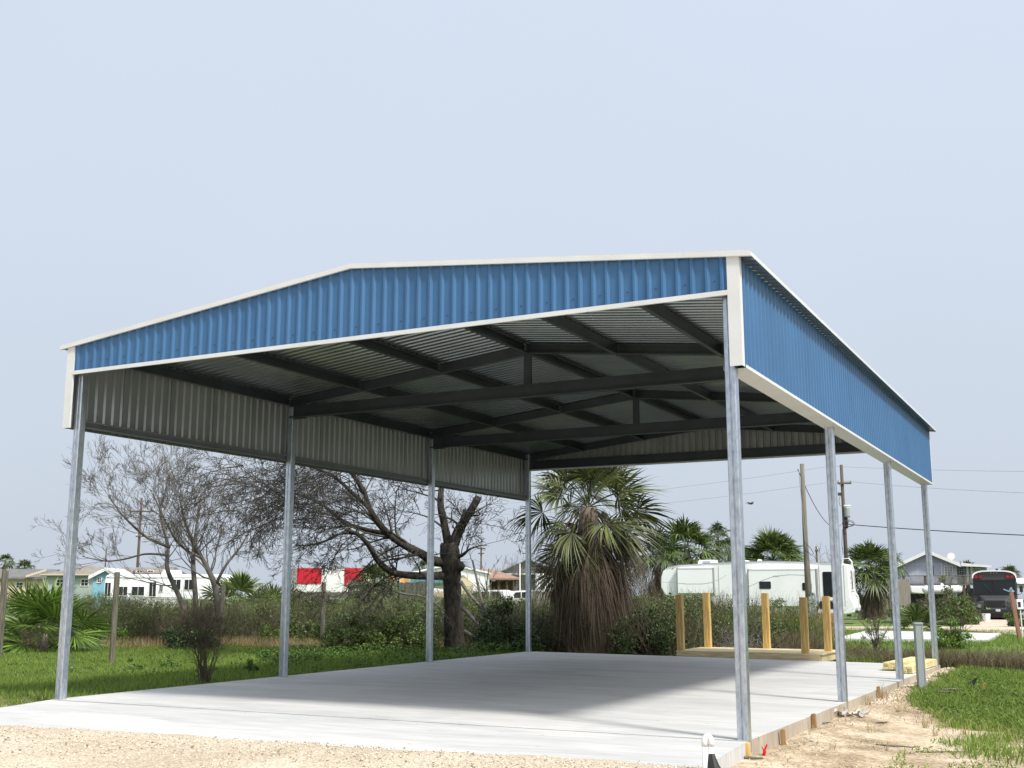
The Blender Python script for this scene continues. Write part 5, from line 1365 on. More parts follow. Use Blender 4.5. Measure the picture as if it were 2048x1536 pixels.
def window(T, x0, x1, z0, z1, y, mat=None, frame=m_white2, nx=2, nz=2, par=None, fr=.05, name='window'):
    mb = MB(); mb.box(x0, x1, y-.03, y-.003, z0, z1)
    w = mb.build(name, mat or m_glass, T)
    mb = MB(); yy0, yy1 = y-.05, y-.031
    mb.box(x0-fr, x0, yy0, y-.002, z0-fr, z1+fr); mb.box(x1, x1+fr, yy0, y-.002, z0-fr, z1+fr); mb.box(x0, x1, yy0, y-.002, z1, z1+fr); mb.box(x0, x1, yy0, y-.002, z0-fr, z0)
    for i in range(1, nx): mb.box(x0+(x1-x0)*i/nx-.012, x0+(x1-x0)*i/nx+.012, yy0, yy1, z0, z1)
    for i in range(1, nz): mb.box(x0, x1, yy0-.003, yy1+.0, z0+(z1-z0)*i/nz-.012, z0+(z1-z0)*i/nz+.012)
    mb.build('frame', frame, w)
# far left grey-roofed house
D = 95; T = house('house', 'low grey-roofed house with a pale rake at the far left edge', 'house', 0, D, .15)
gable_block(T, X_(-90, D), X_(78, D), 0, 8, Zl(1158, D), Zl(1141, D), m_cream, m_greyroof, 'x', .4)
window(T, X_(30, D), X_(42, D), Zl(1176, D), Zl(1166, D), 0); window(T, X_(-20, D), X_(-5, D), Zl(1176, D), Zl(1166, D), 0)
mb = MB(); mb.prism([(X_(50,D), Zl(1151,D)), (X_(88,D), Zl(1139,D)), (X_(88,D), Zl(1143,D)), (X_(50,D), Zl(1156,D))], -.6, -.45, 'y'); mb.build('fascia', m_cream, T)
D = 88; T = house('house', 'house with a wide tan hip roof and pale green walls behind the first left post', 'house', 150, D, -.1)
gable_block(T, X_(-62, D), X_(42, D), 0, 6, Zl(1150, D), Zl(1130, D), m_palegreen, m_tanroof, 'h', .35)
window(T, X_(-40, D), X_(-25, D), Zl(1172, D), Zl(1160, D), 0); window(T, X_(12, D), X_(26, D), Zl(1172, D), Zl(1160, D), 0)
mb = MB(); mb.box(X_(-62,D)-.36, X_(42,D)+.36, -.4, -.36, Zl(1151.5,D), Zl(1149,D)); mb.build('fascia', m_cream, T)
D = 78; T = house('house', 'small sky blue gabled house with one white framed window', 'house', 209, D, .1)
gable_block(T, X_(-24, D), X_(24, D), 0, 5, Zl(1154, D), Zl(1141, D), m_skyblue, m_white2, 'y', .25, trim=m_white2)
window(T, X_(-15, D), X_(-8, D), Zl(1165, D), Zl(1156, D), 0, nx=2, nz=3)
D = 92; T = house('house', 'brown-roofed house with a white upper deck rail behind the white trailer', 'house', 280, D, 0)
gable_block(T, X_(-50, D), X_(40, D), 0, 6, Zl(1149, D), Zl(1138, D), m_white2, m_tanroof, 'x', .3)
window(T, X_(-8, D), X_(2, D), Zl(1148.5, D), Zl(1142, D), 0); window(T, X_(14, D), X_(24, D), Zl(1148.5, D), Zl(1142, D), 0)
# white long trailer at the left
D = 74; T = house('travel_trailer', 'long white trailer with black windows standing behind the slender grey tree', 'trailer', 335, D, .06)
x0, x1 = X_(-124, D), X_(124, D); z0, z1 = Zl(1199, D), Zl(1148, D)
mb = MB(); prf = [(x0, z0), (x1-.2, z0), (x1, z0+.4), (x1, z1-.5), (x1-.35, z1-.05), (x0+.2, z1-.05), (x0, z1-.2)]
mb.prism(prf, 0, 2.5, 'y'); mb.build('body', m_white, T, bevel=.04)
for a, b, c, d in ((-123, -112, 1193, 1166), (-95, -79, 1191, 1174), (-70, -46, 1191, 1174), (-36, -23, 1193, 1165), (-16, -10, 1184, 1172), (8, 25, 1180, 1160), (33, 49, 1180, 1160), (105, 113, 1185, 1172)):
    window(T, X_(a, D), X_(b, D), Zl(c, D), Zl(d, D), 0, nx=2, nz=1, fr=.03)
mb = MB(); mb.box(x0+.1, x1-.6, -.02, -.004, Zl(1157, D), Zl(1155.5, D)); mb.box(x0+.1, X_(30, D), -.02, -.004, Zl(1196, D), Zl(1194.5, D)); mb.build('trim', m_grey, T)
mb = MB(); mb.prism([(X_(-20,D), z1-.04), (X_(-16,D), z1+.25), (X_(14,D), z1+.25), (X_(18,D), z1-.04)], .7, 1.5, 'y'); mb.build('roof_vent', m_white, T, bevel=.03)
for xx in (-1.2, -.2, 2.6):
    mb = MB(); mb.tube([(xx,.0,.35),(xx,.3,.35)], .34, 16); mb.build('wheel', m_rubber, T)
mb = MB(); mb.box(X_(-130,D), X_(-60,D), -2.5, -.1, Zl(1172,D)-.0, Zl(1170,D)); 
# red and white wall
D = 96; T = house('metal_building', 'white metal building with two bright red wall panels', 'building', 655, D, 0)
mb = MB()
ribs_ = lambda a, b, za, zb, mtl, nm: None
mb.box(X_(-80, D), X_(72, D), 0, 9, 0, Zl(1139, D)); mb.build('wall', m_white2, T)
mb = MB(); mb.prism([(X_(-14,D), Zl(1139,D)), (X_(34,D), Zl(1139,D)), (X_(18,D), Zl(1131.5,D)), (X_(-2,D), Zl(1131.5,D))], 3, 7, 'y'); mb.build('roof', m_greyroof, T)
for a, b, c, nm in ((-62, -13, 1168, 'left'), (33, 72, 1172, 'right')):
    mb = MB(); n = 14
    for i in range(n):
        xa = X_(a+(b-a)*i/n, D); xb = X_(a+(b-a)*(i+.78)/n, D); xc = X_(a+(b-a)*(i+1)/n, D)
        mb.box(xa, xb, -.05, -.004, Zl(c, D), Zl(1137, D)); mb.box(xb, xc, -.08, -.004, Zl(c, D), Zl(1137, D))
    mb.build('red_panel', m_red, T)
mb = MB(); n = 8
for i in range(n):
    a = -80+18*i/n; mb.box(X_(a, D), X_(a+1.6, D), -.06, -.004, Zl(1175,D), Zl(1138,D))
mb.build('grey_panel', m_grey, T)
# wooden shed
D = 66; T = house('wooden_shed', 'weathered wooden shed with a low roof in front of the right red panel', 'shed', 722, D)
mb = MB(); mb.box(X_(-26, D), X_(26, D), 0, 2.2, 0, Zl(1170, D)); mb.build('wall', m_wood_fence, T)
mb = MB(); mb.prism([(X_(-29,D), Zl(1170,D)), (X_(-24,D), Zl(1162,D)), (X_(29,D), Zl(1162,D)), (X_(31,D), Zl(1170,D))], -.2, 2.4, 'y'); mb.build('roof', m_wood_fence, T)
mb = MB(); mb.prism([(X_(-13,D), Zl(1186,D)), (X_(-4,D), Zl(1186,D)), (X_(-4,D), Zl(1179,D)), (X_(-8.5,D), Zl(1176,D)), (X_(-13,D), Zl(1179,D))], -.04, -.004, 'y'); mb.build('arched_window', m_white2, T)
# plank fences
def fence(label, u0, u1, D0, D1, v0, v1, D, mat=None, zb=-.3, papers=(), step=.145, name='plank_fence', uneven=.03):
    a = F(u0, D0, zb); b = F(u1, D1, zb); d = b-a; l = np.linalg.norm(d[:2]); T = thing(name, label, 'fence', a, math.atan2(d[1], d[0]))
    mb = MB(); n = int(l/step)
    for i in range(n):
        x = i*step; h = (zat(v0, D0)*(1-i/n)+zat(v1, D1)*i/n)-zb+R.uniform(-uneven, uneven)
        mb.box(x, x+step-.008, R.uniform(-.008,.008), .022+R.uniform(0,.006), 0, h)
    mb.build('planks', mat or m_wood_fence, T)
    mb = MB()
    for k in range(int(l/2.4)+1): mb.box(k*2.4, k*2.4+.09, .04, .13, 0, (zat(v0, D0)+(zat(v1, D1)-zat(v0, D0))*min(1, k*2.4/l))-zb-.05)
    mb.build('posts', mat or m_wood_fence, T)
    for (t, w, h, z) in papers:
        mb = MB(); mb.box(t*l, t*l+w, -.03, -.014, z, z+h); mb.build('notice', m_paper, T)
    return T
fence('low weathered plank fence in front of the red and white building', 600, 752, 63, 61, 1184, 1184, 62)
fence('taller weathered plank fence with white notices, left of the big tree', 748, 868, 60, 57, 1166, 1165, 58, papers=((.08,.18,.30,.95),(.27,.13,.17,1.15),(.42,.11,.27,1.05),(.80,.16,.36,.9)))
fence('low plank fence below the white box trailer, right of the back left post', 1062, 1125, 62, 62, 1183, 1184, 62)
fence('tall weathered plank fence between the palm and the pale gabled house', 1783, 1822, 60, 64, 1158, 1160, 62)
fence('reddish cedar board screen beside the meter pedestal', 1627, 1669, 48, 49, 1225, 1226, 48, m_red_wood, zb=-.22, step=.13)
# buildings around the big tree
D = 105; T = house('house', 'small orange stucco building with an arched window behind the notice fence', 'building', 790, D)
gable_block(T, X_(-16, D), X_(18, D), 0, 5, Zl(1150, D), Zl(1145, D), m_orange, m_tanroof, 'x', .2); window(T, X_(2, D), X_(9, D), Zl(1166, D), Zl(1158, D), 0)
D = 100; T = house('house', 'white low-pitched roof building behind the big tree trunk', 'building', 900, D)
gable_block(T, X_(-75, D), X_(75, D), 0, 8, Zl(1148, D), Zl(1132, D), m_white2, m_white, 'y', .2)
D = 82; T = house('house', 'cream building with a dark teal roof, half hidden by the big tree trunk', 'building', 872, D)
gable_block(T, X_(-48, D), X_(48, D), 0, 5, Zl(1169, D), Zl(1155, D), m_cream, m_tealroof, 'x', .2)
mb = MB(); mb.prism([(X_(48,D), 0), (X_(70,D), 0), (X_(70,D), Zl(1168,D)), (X_(58,D), Zl(1152,D)), (X_(48,D), Zl(1158,D))], -.2, 4.8, 'y'); mb.build('side_wing', m_cream, T)
D = 110; T = house('pavilion', 'open pavilion with a brown hip roof on dark posts', 'pavilion', 985, D, .05)
mb = MB(); x0, x1 = X_(-64, D), X_(56, D); ze, zr = Zl(1157, D), Zl(1138, D)
a = [(x0,0,ze),(x1,0,ze),(x1,7,ze),(x0,7,ze),(x0+2.0,3.5,zr),(x1-2.6,3.5,zr)]
mb.add(a+[(p[0],p[1],p[2]-.15) for p in a[:4]], [(0,1,5,4),(1,2,5),(2,3,4,5),(3,0,4),(6,7,1,0),(7,8,2,1),(8,9,3,2),(9,6,0,3),(9,8,7,6)]); mb.build('roof', m_brownroof, T)
for i in range(7):
    for yy in (.4, 6.4):
        mb = MB(); xx = x0+.5+(x1-x0-1)*i/6; mb.box(xx-.1, xx+.1, yy, yy+.2, 0, ze-.15); mb.build('post', m_wood_pole, T)
mb = MB(); mb.box(x0+.5, x1-.5, 6.7, 6.9, 0, ze-.2); mb.build('back_wall', m_brownroof, T)
D = 150; T = house('house', 'large two-storey grey house with a dark hip roof, behind the back left post', 'house', 1052, D)
gable_block(T, X_(-52, D), X_(62, D), 0, 9, Zl(1146, D), Zl(1121, D), m_greyroof, m_greyroof, 'y', .6)
for a in (-20, 0, 22): window(T, X_(a, D), X_(a+7, D), Zl(1158, D), Zl(1151, D), 0)
mb = MB(); mb.box(X_(-60,D), X_(66,D), -1.2, -.1, Zl(1150,D), Zl(1148,D)); mb.build('porch_roof', m_white2, T)
# vehicles behind the brush
def wheel(T, x, y, r, w=.22):
    mb = MB(); mb.tube([(x, y, r), (x, y+w, r)], r, 20); o = mb.build('wheel', m_rubber, T)
    mb = MB(); mb.tube([(x, y-.012, r), (x, y+.02, r)], r*.6, 14); mb.build('rim', m_metal, o)
def suv(label, u, D, rz, s=1.0, mat=None):
    T = thing('parked_suv', label, 'SUV', F(u, D, -.2), YAW+rz)
    mb = MB(); Lh, Wd = 2.3, .92
    prof = [(-2.3,.45),(-2.32,.8),(-2.2,1.02),(-1.05,1.12),(-.45,1.72),(1.75,1.8),(2.2,1.68),(2.3,1.05),(2.3,.45)]
    mb.prism(prof, -Wd, Wd, 'y'); mb.build('body', mat or m_white, T, bevel=.05)
    for yy in (-Wd-.012, Wd-.002):
        for pr in ([(-.85,1.14),(-.4,1.62),(.05,1.64),(.05,1.14)], [(.15,1.14),(.15,1.64),(.95,1.66),(.95,1.14)], [(1.05,1.14),(1.05,1.66),(1.85,1.66),(2.05,1.14)]):
            mb = MB(); mb.prism(pr, yy, yy+.014, 'y'); mb.build('side_window', m_glass, T)
    mb = MB(); mb.add([(-1.07,-.75,1.14),(-1.07,.75,1.14),(-.52,.68,1.68),(-.52,-.68,1.68)], [(0,1,2,3)]); mb.add([(-1.05,-.75,1.13),(-1.05,.75,1.13),(-.5,.68,1.67),(-.5,-.68,1.67)], [(3,2,1,0)]); mb.build('windscreen', m_glass, T)
    mb = MB(); mb.box(-2.345,-2.325,-.45,.45,.62,.95); mb.build('grille', m_dark, T)
    for yy in (-.78, .55): 
        mb = MB(); mb.box(-2.345,-2.325,yy,yy+.23,.72,.92); mb.build('headlight', m_glass_b, T)
    mb = MB(); mb.box(-2.42,-2.33,-.9,.9,.42,.60); mb.build('bumper', m_dark, T, bevel=.02)
    for x in (-1.45, 1.45):
        wheel(T, x, -Wd-.02, .38); wheel(T, x, Wd-.2, .38)
    return T
suv('white four-door SUV parked facing left behind the brush, right of the big tree', 968, 92, -.45)
suv('white car parked in front of the box trailer, mostly hidden by leaves', 1035, 100, .25)
T = house('box_trailer', 'tall white box trailer seen end-on beside the shaggy palm', 'trailer', 1091, 95)
D = 95; mb = MB(); mb.box(X_(-18,D), X_(18,D), 0, 5, .5, Zl(1148,D)); mb.build('body', m_white, T, bevel=.08)
mb = MB(); mb.box(X_(-14,D), X_(14,D), -.03, -.004, Zl(1178,D), Zl(1154,D)); mb.build('door', m_white2, T)
mb = MB(); mb.box(X_(-16,D), X_(-12,D), -.04, 0, Zl(1153,D), Zl(1152,D)); mb.build('marker_light', m_redlens, T)
for x in (-.5, .5): wheel(T, x, 1.8, .38)
D = 70; T = house('utility_trailer', 'small white open utility trailer left of the big tree trunk', 'trailer', 880, D)
mb = MB(); mb.box(X_(-14,D), X_(20,D), 0, 1.6, .5, .72); mb.build('bed', m_white, T)
mb = MB()
for x in np.linspace(X_(-14,D), X_(20,D), 6): mb.box(x-.02, x+.02, -.01, .03, .72, 1.35)
mb.box(X_(-14,D), X_(20,D), -.012, .032, 1.35, 1.4); mb.build('rail', m_metal, T)
mb = MB(); mb.prism([(X_(-14,D),1.72),(X_(20,D),1.75),(X_(20,D),1.8),(X_(-14,D),1.95)], 0, 1.6, 'y'); mb.build('cover', m_white, T)
wheel(T, .2, -.1, .32)
T = thing('parked_car', 'grey car mostly hidden in the brush below the red and white building', 'car', F(643, 50, -.2), YAW)
mb = MB(); mb.prism([(-2,.35),(-2.05,.7),(-1.3,.85),(-.8,1.3),(.7,1.33),(1.4,.9),(2.05,.8),(2.05,.35)], 0, 1.7, 'y'); mb.build('body', m_metal, T, bevel=.04)
mb = MB(); mb.prism([(-.95,.92),(-.7,1.24),(.6,1.26),(1.1,.92)], -.014, -.002, 'y'); mb.build('side_window', m_glass, T)
for x in (-1.3, 1.3): wheel(T, x, -.02, .3)

# ------------------------------------------------------------------ the camper
CPR = thing('camper', 'long white fifth-wheel camper with dark windows and a ladder at its back end', 'camper', F(1505, 60, -.2), YAW+.0)
CPR.scale = (.87, .87, .87)
CPR.rotation_euler[2] = YAW-math.radians(24)
Lc = 5.75
# body profile (x,z): nose at the left, tail at the right
body = [(-Lc+.25, 1.62), (-Lc-.02+.0, 2.15), (-Lc, 2.75), (-Lc+.12, 3.12), (-Lc+.42, 3.34), (-Lc+1.1, 3.46), (-1.5, 3.62), (1.0, 3.66), (Lc-.35, 3.50), (Lc-.08, 3.42), (Lc, 3.2), (Lc+.02, 1.6), (Lc+.28, .95), (Lc+.18, .62), (Lc-.3, .52), (2.9, .5), (-2.2, .75), (-2.6, 1.35), (-3.6, 1.42)]
mb = MB(); mb.prism(body[::-1], 0, 2.5, 'y'); mb.build('body', m_white, CPR, bevel=.07)
mb = MB(); mb.tube([(-Lc+.42,-.02,3.36),(-Lc+1.1,-.02,3.48),(-1.5,-.02,3.635),(1.0,-.02,3.675),(Lc-.35,-.02,3.52)], .03, 6); mb.build('roof_trim', m_metal, CPR)
# slide-outs
mb = MB(); mb.box(-4.6, -2.35, -.30, -.003, 1.75, 3.28); mb.build('slide_out', m_white, CPR, bevel=.03)
mb = MB(); mb.box(-2.345,-2.315,-.31,-.002,1.7,3.32); mb.box(-4.635,-4.605,-.31,-.002,1.7,3.32); mb.box(-4.63,-2.32,-.33,-.302,3.285,3.31); mb.build('slide_trim', m_metal, CPR)
SO = MB(); SO.box(-.1, 3.9, -.55, -.003, 1.0, 3.16); so = SO.build('slide_out', m_white, CPR, bevel=.03)
mb = MB(); mb.box(-.14,-.105,-.57,-.002,.98,3.2); mb.box(3.905,3.94,-.57,-.002,.98,3.2); mb.box(-.14,3.94,-.58,-.552,3.165,3.19); mb.build('slide_trim', m_metal, CPR)
def rwin(x0, x1, z0, z1, y, nm='window'):
    r = .07; P_ = []
    for (cx_, cz_, a0) in ((x1-r, z1-r, 0), (x0+r, z1-r, 90), (x0+r, z0+r, 180), (x1-r, z0+r, 270)):
        for k in range(4): t = math.radians(a0+30*k); P_.append((cx_+r*math.cos(t), cz_+r*math.sin(t)))
    mb = MB(); mb.prism(P_, y-.02, y-.004, 'y'); w = mb.build(nm, m_glass, CPR)
    mb = MB(); mb.box((x0+x1)/2-.012, (x0+x1)/2+.012, y-.026, y-.0205, z0+.03, z1-.03); mb.build('mullion', m_dark, w)
rwin(.55, 1.25, 2.02, 2.46, -.55); rwin(3.1, 3.65, 1.92, 2.38, -.55)
rwin(4.22, 5.25, 1.55, 3.02, 0)
# tail: window, bumper, ladder, lights
mb = MB(); mb.box(Lc+.025, Lc+.04, .55, 1.95, 2.0, 3.05); mb.build('rear_window', m_glass, CPR)
mb = MB(); mb.box(Lc+.02, Lc+.055, .45, .55, 1.9, 3.15); mb.box(Lc+.02, Lc+.055, 1.95, 2.05, 1.9, 3.15); mb.box(Lc+.02, Lc+.055, .55, 1.95, 3.05, 3.15); mb.box(Lc+.02, Lc+.055, .55, 1.95, 1.9, 2.0); mb.build('window_frame', m_white2, CPR)
mb = MB()
for yy in (.12, .48): mb.tube([(Lc-.4,yy,3.5),(Lc-.35,yy,3.78),(Lc+.0,yy,3.8),(Lc+.16,yy,3.6),(Lc+.2,yy,2.0),(Lc+.42,yy,1.5),(Lc+.42,yy,.75)], .025, 6)
for k in range(8): z = 1.0+k*.32; mb.tube([(Lc+(.2 if z > 2 else .42),.12,z),(Lc+(.2 if z > 2 else .42),.48,z)], .02, 6)
mb.build('ladder', m_white2, CPR)
mb = MB(); mb.box(Lc+.25, Lc+.38, .05, 2.45, .62, .78); mb.build('bumper', m_dark, CPR, bevel=.02)
mb = MB(); mb.box(Lc+.04, Lc+.07, .2, .3, 1.3, 1.55); mb.build('tail_light', m_redlens, CPR)
# roof units
for (x0, x1, y0, h) in ((-3.6, -2.4, .8, .30), (-1.4, -.4, .9, .16), (.2, .45, .5, .2)):
    mb = MB(); zc = 3.52 if x0 < -2 else 3.62; mb.prism([(x0, zc), (x0+.1, zc+h), (x1-.08, zc+h), (x1, zc)], y0, y0+.8, 'y')
    u_ = mb.build('roof_air_conditioner' if h > .25 else 'roof_vent', m_white, CPR, bevel=.04)
    if h > .25:
        mb = MB(); mb.box(x0+.35, x1-.35, y0-.012, y0-.002, zc+.1, zc+.22); mb.build('louvre', m_grey, u_)
# graphics: thin swooping lines on the side
def ribbon(pts, y, r, mat): 
    mb = MB(); mb.tube([(a, y, b) for a, b in pts], r, 5); mb.build('pinstripe', mat, CPR)
ribbon([(-Lc+.05,2.42),(-5.0,2.44),(-4.0,2.34),(-3.0,2.34),(-2.4,2.42),(-1.9,2.62),(-1.5,2.85)], -.305, .010, m_grey)
ribbon([(-.9,1.9),(0,2.2),(.8,2.55),(1.5,2.78),(2.4,2.86),(3.6,2.82)], -.555, .010, m_grey)
mb = MB(); mb.box(1.4, 1.75, -.565, -.553, 2.76, 2.80); mb.build('emblem', m_grey, CPR)
mb = MB()
for x in (-2.05, 4.02, 5.45): mb.box(x-.012, x+.012, -.016, -.003, 1.0 if x > -2.1 else 1.4, 3.4)
mb.box(-4.9, -2.1, -.016, -.003, 1.60, 1.625); mb.box(-1.9, -.2, -.016, -.003, 1.12, 1.14); mb.build('seam', m_grey, CPR)
for (a, b, c, d) in ((-1.85, -1.05, .8, 1.08), (-.95, -.2, .8, 1.08), (4.1, 4.9, 1.34, 1.48)):
    mb = MB(); mb.box(a, b, -.022, -.004, c, d); w_ = mb.build('compartment_door', m_white2, CPR, bevel=.01)
    mb = MB(); mb.box((a+b)/2-.05, (a+b)/2+.05, -.034, -.023, c+.03, c+.06); mb.build('latch', m_dark, w_)
for x in (-4.95, -1.0, 5.3):
    mb = MB(); mb.box(x-.04, x+.04, -.03, -.004, 3.28, 3.32); mb.build('marker_light', m_redlens if x > 0 else m_orangep, CPR)
mb = MB(); mb.box(-5.25, -5.1, -.03, -.004, 1.72, 1.80); mb.build('vent', m_dark, CPR)
# door area lower compartment, wheels and hubs
mb = MB(); mb.box(3.98, 5.3, -.02, -.004, .85, 1.3); mb.build('undercarriage_panel', m_black, CPR)
for x in (.1, 1.05): 
    mb = MB(); mb.tube([(x, .05, .38), (x, .3, .38)], .38, 18); w = mb.build('wheel', m_rubber, CPR); mb = MB(); mb.tube([(x, .03, .38), (x, .06, .38)], .22, 12); mb.build('rim', m_metal, w)
for x in (-4.4, 4.8):
    mb = MB(); mb.box(x-.05, x+.05, .3, .4, 0, 1.4 if x < 0 else .55); mb.build('jack', m_metal, CPR)
mb = MB(); mb.tube([(4.05,-.1,1.25),(3.8,-.12,.7),(3.75,-.3,.1)], .05, 6); mb.build('hose', m_black, CPR)

# ------------------------------------------------------------------ pale gabled house, tank, bus
D = 82; T = house('house', 'raised pale blue-grey gabled house with a long wooden balcony, left of the bus', 'house', 1865, D, -.27)
x0, x1 = X_(-58, D), X_(48, D); ze, zr = Zl(1131, D), Zl(1107, D); zf = Zl(1170, D)
mb = MB(); mb.box(x0, x1, 0, 7, zf, ze); mb.prism([(x0, ze+.001), (x1, ze+.001), ((x0+x1)/2, zr)], .001, 6.99, 'y'); mb.build('wall', m_bluegrey, T)
mb = MB(); mb.box(x1+.002, X_(108,D), 1, 7, zf, Zl(1136,D)); mb.build('side_wing', m_bluegrey, T)
mb = MB(); xm = (x0+x1)/2; s = (zr-ze)/(xm-x0)
for sg in (-1, 1):
    xe = xm+sg*(x1-xm+.25); zz = zr-s*(x1-xm+.25); mb.prism([(xm, zr+.02), (xe, zz+.02), (xe, zz+.16), (xm, zr+.16)], -.5, 7.4, 'y')
mb.prism([(x1+.1, ze-.02), (X_(112,D), Zl(1135,D)), (X_(112,D), Zl(1133,D)), (x1+.1, ze+.12)], -.4, 7.4, 'y')
mb.build('roof', m_greyroof, T)
mb = MB()
for sg in (-1, 1):
    xe = xm+sg*(x1-xm+.25); zz = zr-s*(x1-xm+.25); mb.prism([(xm, zr-.05), (xe, zz-.05), (xe, zz+.19), (xm, zr+.19)], -.54, -.503, 'y')
mb.prism([(x1+.3, ze-.1), (X_(112,D), Zl(1136.5,D)), (X_(112,D), Zl(1133,D)), (x1+.3, ze+.13)], -.44, -.403, 'y')
mb.build('bargeboard', m_white2, T)
mb = MB(); mb.box(x0, x1, -.02, -.003, Zl(1129.5,D), Zl(1128.8,D)); mb.box(X_(20,D)-.03, X_(20,D)+.03, -.02, -.003, zf, Zl(1128,D)); mb.build('battens', m_white2, T)
window(T, X_(26,D), X_(40,D), Zl(1154,D), Zl(1134,D), 0, m_glass_b, nx=3, nz=4)
window(T, X_(46,D)-.02+0, X_(47.5,D), Zl(1154,D), Zl(1134,D), 0, m_glass_b, nx=1, nz=1) if False else None
window(T, X_(52,D), X_(64,D), Zl(1154,D), Zl(1134,D), 1, m_glass, nx=3, nz=4)
window(T, X_(84,D), X_(95,D), Zl(1145,D), Zl(1138,D), 1, m_glass_b, nx=1, nz=1)
mb = MB(); mb.box(X_(2,D), X_(5,D), -.03, -.003, Zl(1152,D), Zl(1132,D)); mb.build('address_strip', m_dark, T)
for a in (68, 76):
    mb = MB(); mb.box(X_(a,D), X_(a+4,D), .5, .7, zf, Zl(1134,D)); mb.build('porch_column', m_white2, T)
mb = MB(); mb.box(X_(-58,D), X_(82,D), -1.8, -.02, Zl(1171,D), Zl(1168,D)); mb.build('balcony_floor', m_wood_fence, T)
mb = MB(); mb.box(X_(-58,D), X_(82,D), -1.85, -1.77, Zl(1153.2,D), Zl(1152,D)); mb.box(X_(-58,D), X_(82,D), -1.84, -1.78, Zl(1165.5,D), Zl(1164.6,D))
n = 66
for i in range(n+1):
    x = X_(-58+140*i/n, D); mb.box(x-.015, x+.015, -1.83, -1.79, Zl(1168,D), Zl(1153.2,D))
mb.build('railing', m_wood_fence, T)
for u_ in (-56, -16, 18, 55, 80):
    mb = MB(); x = X_(u_, D); mb.box(x-.08, x+.08, -1.76, -1.6, 0, Zl(1153,D)); mb.build('post', m_wood_pole, T)
mb = MB(); mb.box(X_(-58,D), X_(82,D), .5, 6.5, 0, zf-.25); mb.build('under_house_shade', m_dark, T)  # near-black block stands in for the shade under house and balcony
mb = MB(); c = (X_(43,D), 1.5, Zl(1113,D))
mb.lathe([(.05,0),(.16,.06),(.24,.16),(.27,.28)], (0,0,0), 14)
for i in range(len(mb.v)): a, b, c_ = mb.v[i]; mb.v[i] = (a+c[0], c[1]-c_, b+c[2])
mb.tube([(c[0], c[1], c[2]), (c[0], c[1]+.1, c[2]-.6)], .03, 6)
mb.build('satellite_dish', m_white, T)
D = 72; T = house('propane_tank', 'long white tank lying under the balcony of the pale gabled house', 'tank', 1885, D)
mb = MB(); rt_ = .27; zc = Zl(1180, D); mb.tube([(X_(-40,D),0,zc),(X_(-38,D),0,zc),(X_(-34,D),0,zc),(X_(34,D),0,zc),(X_(38,D),0,zc),(X_(40,D),0,zc)], [.05,.18,rt_,rt_,.18,.05], 14); mb.build('tank', m_white, T, smooth=True)
for x in (-.8, .8): 
    mb = MB(); mb.box(x-.06, x+.06, -.2, .2, 0, zc-rt_+.05); mb.build('leg', m_metal, T)
mb = MB(); mb.lathe([(.1,0),(.1,.1),(.06,.16)], (0,0,zc+rt_-.02), 10); mb.build('valve_cap', m_white, T)
D = 76; T = house('parked_boat', 'pale grey covered boat behind the plank fence, left of the white tank', 'boat', 1834, D)
mb = MB(); mb.prism([(X_(-12,D),Zl(1181,D)),(X_(-10,D),Zl(1186,D)),(X_(14,D),Zl(1188,D)),(X_(18,D),Zl(1174,D)),(X_(-12,D),Zl(1173,D))], 0, 1.8, 'y'); mb.build('hull', m_white2, T, bevel=.05)
D = 84; T = house('house', 'white-roofed building cut off by the right edge beside the bus', 'building', 2052, D)
gable_block(T, X_(-18,D), X_(60,D), 0, 5, Zl(1168,D), Zl(1160,D), m_bluegrey, m_white, 'x', .2)

BUS = thing('school_bus', 'old dark grey bus with a white roof and red flasher lamps, parked facing the camera', 'bus', F(1990, 66, -.2), YAW-.41)
w = 1.2
def arch(z0, z1, wd, n=10):   # cab outline
    pts = [(-wd, z0)]
    for k in range(n+1):
        t = math.pi*(1-k/n); pts.append((wd*math.copysign(abs(math.cos(t))**.55, math.cos(t)), z1-.42+.42*math.sin(t)**.8))
    pts.append((wd, z0)); return pts
mb = MB(); mb.prism(arch(.75, 2.83, w), 1.3, 9.5, 'y'); mb.build('body', m_busbody, BUS)
mb = MB(); prf = arch(2.42, 2.88, w+.03)[1:-1]; inner = [(a*.95, b-.07) for a, b in prf][::-1]; mb.prism(prf+inner, 1.18, 9.52, 'y'); mb.build('roof', m_white, BUS)
mb = MB(); mb.prism([(-w+.08,1.50),(w-.08,1.50),(w-.08,2.28),(-w+.08,2.28)], 1.27, 1.296, 'y'); ws = mb.build('windscreen', m_glass, BUS)
mb = MB(); mb.box(-.03,.03,1.245,1.268,1.5,2.28); mb.box(-w+.02,w-.02,1.245,1.268,2.28,2.32); mb.box(-w+.02,w-.02,1.245,1.268,1.45,1.5); mb.build('windscreen_frame', m_black, BUS)
for sx in (-1, 1):
    for k in range(2):
        mb = MB(); x = sx*(.75+.24*k); mb.tube([(x,1.22,2.50),(x,1.30,2.50)], .10, 14); mb.build('flasher_lamp', m_redlens, BUS)
    mb = MB(); mb.tube([(sx*.2,1.24,1.62),(sx*.6,1.23,2.12)], .012, 5); mb.build('wiper', m_dark, BUS)
for x in (-.16, 0, .16):
    mb = MB(); mb.tube([(x,1.2,2.72),(x,1.3,2.72)], .03, 8); mb.build('marker_lamp', m_glass_b, BUS)
